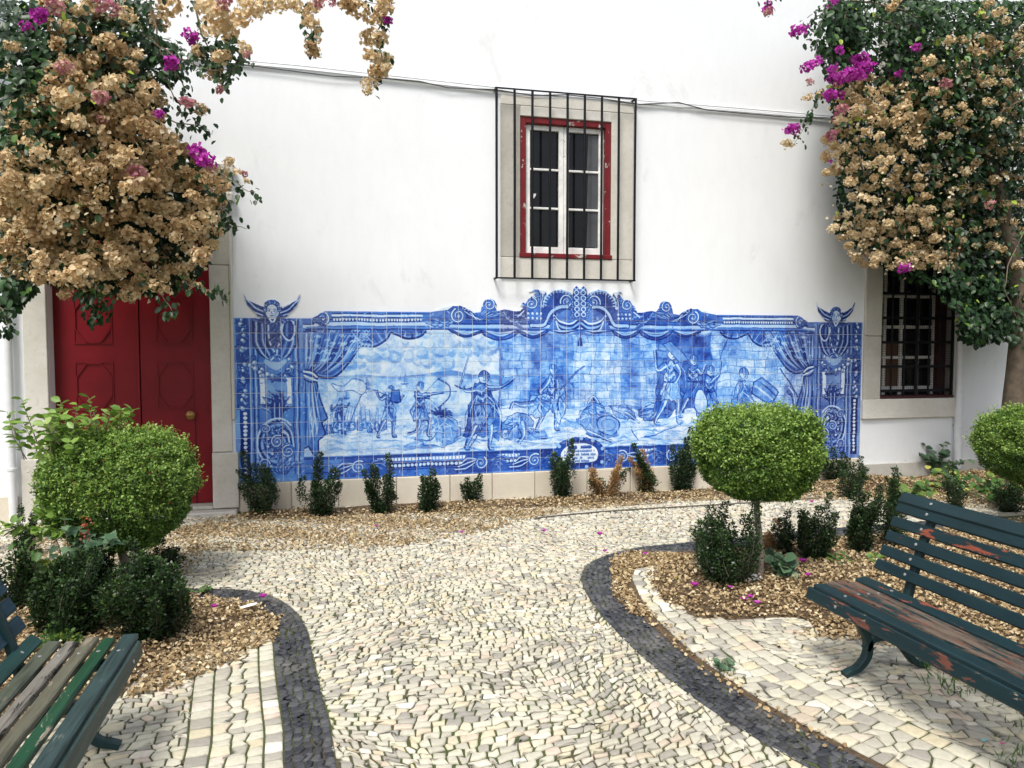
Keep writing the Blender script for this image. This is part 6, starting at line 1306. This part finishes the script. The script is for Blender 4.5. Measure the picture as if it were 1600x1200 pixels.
# ---------------------------------------------------------------- benches
def slatmat(name, col, chip, chipcol, w2=None, scale=12., st=(2.2, .45, 2.2), grain=.25): return paintmat(name, col, chip, chipcol, scale, .5, st, w2, grain)
GREEN = (.006, .024, .030)
MS = [slatmat('dark_green_paint', GREEN, .68, (.30, .085, .05)), slatmat('dark_green_paint_chipped', GREEN, .585, (.26, .07, .04), (.66, (.42, .36, .28))), slatmat('dark_green_paint_worn', (.012, .035, .038), .47, (.14, .105, .08), (.56, (.17, .05, .03)), 14., (3.2, .3, 3.2), .6), slatmat('flaking_nosing_paint', GREEN, .57, (.17, .065, .045), (.64, (.30, .25, .19)), 11., (2., .5, 2.))]
ML = [slatmat('grey_green_weathered_wood', (.075, .088, .065), .60, (.20, .18, .14), (.68, (.03, .03, .025)), 9., (2.2, .45, 2.2), .75), slatmat('bare_grey_weathered_wood', (.17, .16, .14), .54, (.035, .035, .03), (.66, (.30, .28, .24)), 12., (2.2, .45, 2.2), .75), slatmat('olive_grey_weathered_wood', (.10, .098, .07), .60, (.22, .19, .14), None, 9., (2.2, .45, 2.2), .75), slatmat('bright_green_paint', (.006, .048, .022), .60, (.34, .30, .23), None, 9., (2.2, .45, 2.2), .75), slatmat('slate_green_paint', (.025, .050, .052), .60, (.10, .13, .12), (.70, (.30, .28, .25)), 9., (2.2, .45, 2.2), .75), slatmat('edge_grey_green_paint', (.030, .055, .050), .62, (.20, .18, .14), None, 9., (2.2, .45, 2.2), .75), slatmat('deep_green_paint', (.008, .050, .045), .68, (.12, .13, .11), None, 9., (2.2, .45, 2.2), .75), slatmat('blue_green_paint', (.012, .042, .060), .70, (.14, .15, .14), None, 9., (2.2, .45, 2.2), .75)]
M['bolt'] = plain('bolt_head', (.42, .44, .45), .4, .7, .1, 30, 0)
def slat(parent, y0, y1, c, w, t, ang, mat, seed, name='slat', bolts=()):
    """board along Y; c=(x,z) centre of section, ang = tilt of its broad face"""
    r2 = np.random.RandomState(seed); bm = bmesh.new(); n = 14; ca, sa = math.cos(ang), math.sin(ang); e = .005
    sec = [(-w/2+e, -t/2), (w/2-e, -t/2), (w/2, -t/2+e), (w/2, t/2-e), (w/2-e, t/2), (-w/2+e, t/2), (-w/2, t/2-e), (-w/2, -t/2+e)]; rings = []
    for i in range(n+1):
        f = i/n; yy = y0+(y1-y0)*f; k = r2.normal(0, .0007, 8); bow = .004*math.sin(math.pi*f)*(1 if seed % 2 else -1)
        rings.append([bm.verts.new((c[0]+(u+k[j]*.8)*ca-(v+k[j])*sa, yy+(r2.normal(0, .002) if i in (0, n) else 0), c[1]+(u+k[j]*.8)*sa+(v+k[j])*ca-bow)) for j, (u, v) in enumerate(sec)])
    for a, b in zip(rings[:-1], rings[1:]):
        for j in range(8): bm.faces.new((a[j], a[(j+1) % 8], b[(j+1) % 8], b[j]))
    bm.faces.new(rings[0][::-1]); bm.faces.new(rings[-1]); bmesh.ops.recalc_face_normals(bm, faces=bm.faces[:])
    me = bpy.data.meshes.new(name); bm.to_mesh(me); bm.free(); me.materials.append(mat); o = link(name, me, parent)
    for yb in bolts:
        p = np.array([c[0]-sa*(t/2), yb, c[1]+ca*(t/2)]); nrm = np.array([-sa, 0, ca]); bb = MB(); bb.tube([p-nrm*.003, p+nrm*.0025, p+nrm*.004], [.0075, .0075, .004], 10); bb.build('bolt', M['bolt'], o, True)
    return o
def cast_end(parent, y, prof, w=.042, nm='leg'):
    """cast iron scroll member: section w wide along Y, thickness varies along the path in XZ"""
    P = dense(np.array([p[:2] for p in prof]), 6); th = np.interp(np.linspace(0, 1, len(P)), np.linspace(0, 1, len(prof)), [p[2] for p in prof]); T = np.gradient(P, axis=0); T /= np.linalg.norm(T, axis=1)[:, None]; Nn = np.c_[-T[:, 1], T[:, 0]]
    V = []; F = []; sec = [(-1, -.72), (-.72, -1), (.72, -1), (1, -.72), (1, .72), (.72, 1), (-.72, 1), (-1, .72)]
    for p, n_, t in zip(P, Nn, th):
        for a, b in sec: V.append((p[0]+n_[0]*b*t/2, y+a*w/2, p[1]+n_[1]*b*t/2))
    m = len(P)
    for i in range(m-1):
        for k in range(8): F.append((i*8+k, i*8+(k+1) % 8, (i+1)*8+(k+1) % 8, (i+1)*8+k))
    F += [tuple(range(8))[::-1], tuple((m-1)*8+k for k in range(8))]; return MB().add(V, F).build(nm, M['castiron'], parent, True)
def bench(name, label, base, face, length, ends, seat, back, mats_s, mats_b, flip):
    """x grows from the front edge to the back; face=-1 mirrors it"""
    root = empty(name, base); tag(root, label, 'bench', 'slatted park benches')
    s = face
    def C(x, z): return (s*x, z)
    bo = [-e for e in ends]
    for i, (x, z, w_, t_, a) in enumerate(seat): slat(root, .02*math.sin(i*2.7+s), -length, C(x, z), w_, t_, s*a, mats_s[i], 10*i+(3 if s > 0 else 4), 'seat_slat', bo)
    for i, (x, z, w_, t_, a) in enumerate(back): slat(root, 0, -length, C(x, z), w_, t_, s*a+(math.pi if 0 else 0), mats_b[i], 100+10*i+(3 if s > 0 else 4), 'back_slat', bo)
    for e in ends:
        y = -e; q = lambda L_: [(s*a, b, c) for a, b, c in L_]
        cast_end(root, y, q([(.055, .008, .028), (.085, .02, .030), (.13, .035, .034), (.178, .09, .040), (.178, .17, .036), (.13, .25, .032), (.075, .31, .034), (.045, .335, .036)]), nm='leg')
        cast_end(root, y, q([(.52, .008, .028), (.49, .02, .030), (.44, .04, .034), (.37, .12, .034), (.29, .17, .036), (.21, .17, .036), (.17, .12, .030)]), nm='leg')
        cast_end(root, y, q([(.03, .325, .030), (.12, .335, .034), (.22, .325, .036), (.32, .325, .036), (.395, .345, .036)]), nm='seat_bearer')
        cast_end(root, y, q([(.30, .17, .034), (.36, .24, .036), (.392, .33, .036), (.425, .45, .034), (.475, .60, .030), (.535, .74, .026)]), nm='back_bearer')
        cast_end(root, y, q([(.20, .17, .034), (.28, .24, .030), (.36, .32, .028)]), .036, 'brace')
    return root
# seat: vertical nosing, broad front slat, three narrow, broad rear; back: six leaning slats
seat = [(.012, .338, .062, .024, math.radians(80)), (.052, .375, .072, .024, math.radians(-3)), (.125, .378, .042, .024, math.radians(-2)), (.180, .376, .042, .024, 0), (.235, .374, .042, .024, math.radians(2)), (.310, .380, .066, .024, math.radians(8))]
ba = math.radians(68)
back = [(.392+i*.0285, .462+i*.071, .054 if i < 5 else .062, .024, ba+math.radians(-1.2*i)) for i in range(5)]+[(.528, .792, .062, .026, math.radians(48))]
bench('park_bench', 'dark green slatted bench with flaking red undercoat at the right edge', (2.32, -4.27, 0), 1, 1.85, (.20, 1.60), seat, back, [MS[3], MS[0], MS[2], MS[2], MS[2], MS[1]], [MS[0], MS[0], MS[0], MS[1], MS[0], MS[0]], 1)
seatL = [(.012, .335, .062, .026, math.radians(80)), (.050, .372, .062, .026, math.radians(-3)), (.122, .376, .048, .026, math.radians(-2)), (.190, .374, .052, .026, 0), (.258, .372, .048, .026, math.radians(2)), (.326, .376, .052, .026, math.radians(7))]
backL = [(.392, .400, .056, .026, math.radians(38))]+[(.445+i*.030, .475+i*.074, .060, .026, math.radians(62)) for i in range(4)]
bench('park_bench', 'weathered slatted bench with grey and green boards in the left foreground', (-.735, -4.19, 0), -1, 1.9, (.16, 1.6), seatL, backL, [ML[5], ML[4], ML[3], ML[2], ML[1], ML[0]], [ML[6], ML[7], ML[7], ML[7], ML[6]], 1)

# ---------------------------------------------------------------- small things on the ground
fr = np.random.RandomState(9)
fm = []
for i in range(3):
    n = 5; d = np.array([(math.cos(a), math.sin(a), .35) for a in np.linspace(0, 6.28, n, endpoint=False)+i]); nr = unit(np.c_[-d[:, :2]*.6, np.ones(n)]); V, F, T = scatter(BRACT, np.zeros((n, 3))+[0, 0, .012], basis(nr, fr, d*3), np.full(n, .022+.003*i), fr.uniform(.2, .8, n)); fm.append(mesh_np('fallen_flower', V, F, M['pink'], tint=T))
fl = [(722, 838, 'fallen magenta flower on the path below the smallest box shrub'), (850, 836, 'fallen magenta flower on the path below the mural cartouche'), (937, 842, 'fallen magenta flower on the path just beyond the nose of the right border'), (945, 868, 'fallen magenta flower on the far edge of the right black border'), (1008, 872, 'fallen magenta flower in the brown litter on the right border'), (1085, 932, 'pale pink flower in the litter below the large box bush'), (1141, 932, 'deep magenta flower in the litter before the clipped trunk'), (1162, 951, 'left one of the pink flowers at the edge of the right bed'), (1172, 947, 'middle one of the pink flowers at the edge of the right bed'), (1183, 955, 'right one of the pink flowers at the edge of the right bed'), (1262, 915, 'pink flower in the litter by the end of the right bench'), (1254, 893, 'pink flower in the litter right of the heart-leaved weed'), (588, 828, 'pink flower in the litter along the wall'), (411, 942, 'magenta flower on the left black border'), (335, 965, 'pink flower on the left bay beside the dark bush'), (1268, 790, 'pink flower behind the clipped tree at the wall bed')]
for i, (a, b, lab) in enumerate(fl):
    p = G(a, b); tag(link('fallen_flower', fm[i % 3], None, (p[0], p[1], .012+max(float(bedz(np.array([[p[0], p[1]]]), *b)[0]) for b in BEDS)+.008), (0, 0, fr.rand()*6), (fr.uniform(.9, 1.4),)*3), lab, 'flower', 'fallen magenta flowers')
p = G(388, 958); mb = MB(); pts = [(-.055, -.008), (-.02, -.026), (.03, -.024), (.052, -.002), (.045, .022), (.01, .02), (-.03, .012)]
n = len(pts); V = [(x, y, .012+.006*math.sin(x*40)) for x, y in pts]+[(x*.98, y*.98, .010+.006*math.sin(x*40)) for x, y in pts]; mb.add(V, [tuple(range(n)), tuple(range(n, 2*n))[::-1]]+[(i, n+i, n+(i+1) % n, (i+1) % n) for i in range(n)])
tag(mb.build('paper_scrap', M['paper'], loc=(p[0], p[1], .035)), 'white scrap of paper lying inside the left black border', 'paper')
for k, (a, b, lab) in enumerate(((1178, 917, 'white petal heap at the foot of the clipped trunk, upper one'), (1180, 937, 'pale petal heap in front of the clipped trunk, lower one'))):
    p = G(a, b); n = 16; V, F, T = scatter(CURL, fr.normal(0, .016, (n, 3))*[1, 1, .3]+[0, 0, .02], basis(fr.normal(size=(n, 3))+[0, 0, 1], fr), np.full(n, .03), np.ones(n)); tag(link('petal_heap', mesh_np('petal_heap', V, F, M['paper'] if k == 0 else M['litter'], tint=T), None, (p[0], p[1], .04)), lab, 'petals', 'pale petal heaps')
M['cyan'] = plain('turquoise_wrapper', (.15, .55, .60), .4); M['pinkw'] = plain('pink_wrapper', (.60, .12, .22), .4)
for (a, b, m_, lab) in ((1538, 1161, 'cyan', 'small turquoise scrap on the paving under the right bench'), (1566, 1166, 'pinkw', 'small pink scrap on the paving at the lower right')):
    p = G(a, b); tag(MB().add([(-.010, -.006, 0), (.011, -.007, .003), (.012, .007, 0), (-.008, .008, .004), (-.010, -.006, -.001), (.011, -.007, .002), (.012, .007, -.001), (-.008, .008, .003)], [(0, 1, 2, 3), (7, 6, 5, 4), (0, 4, 5, 1), (1, 5, 6, 2), (2, 6, 7, 3), (3, 7, 4, 0)]).build('wrapper_scrap', M[m_], loc=(p[0], p[1], .012)), lab, 'scrap')
p = G(92, 1028, .12); MB_ = MB().tube([(p[0], p[1], -.0), (p[0]+.005, p[1], .10), (p[0]-.004, p[1], .18), (p[0]+.012, p[1]-.005, .205)], .004, 8); tag(MB_.build('plant_tie', M['paper'], smooth=True), 'white plastic tie standing up in front of the left dark bush', 'plant tie')
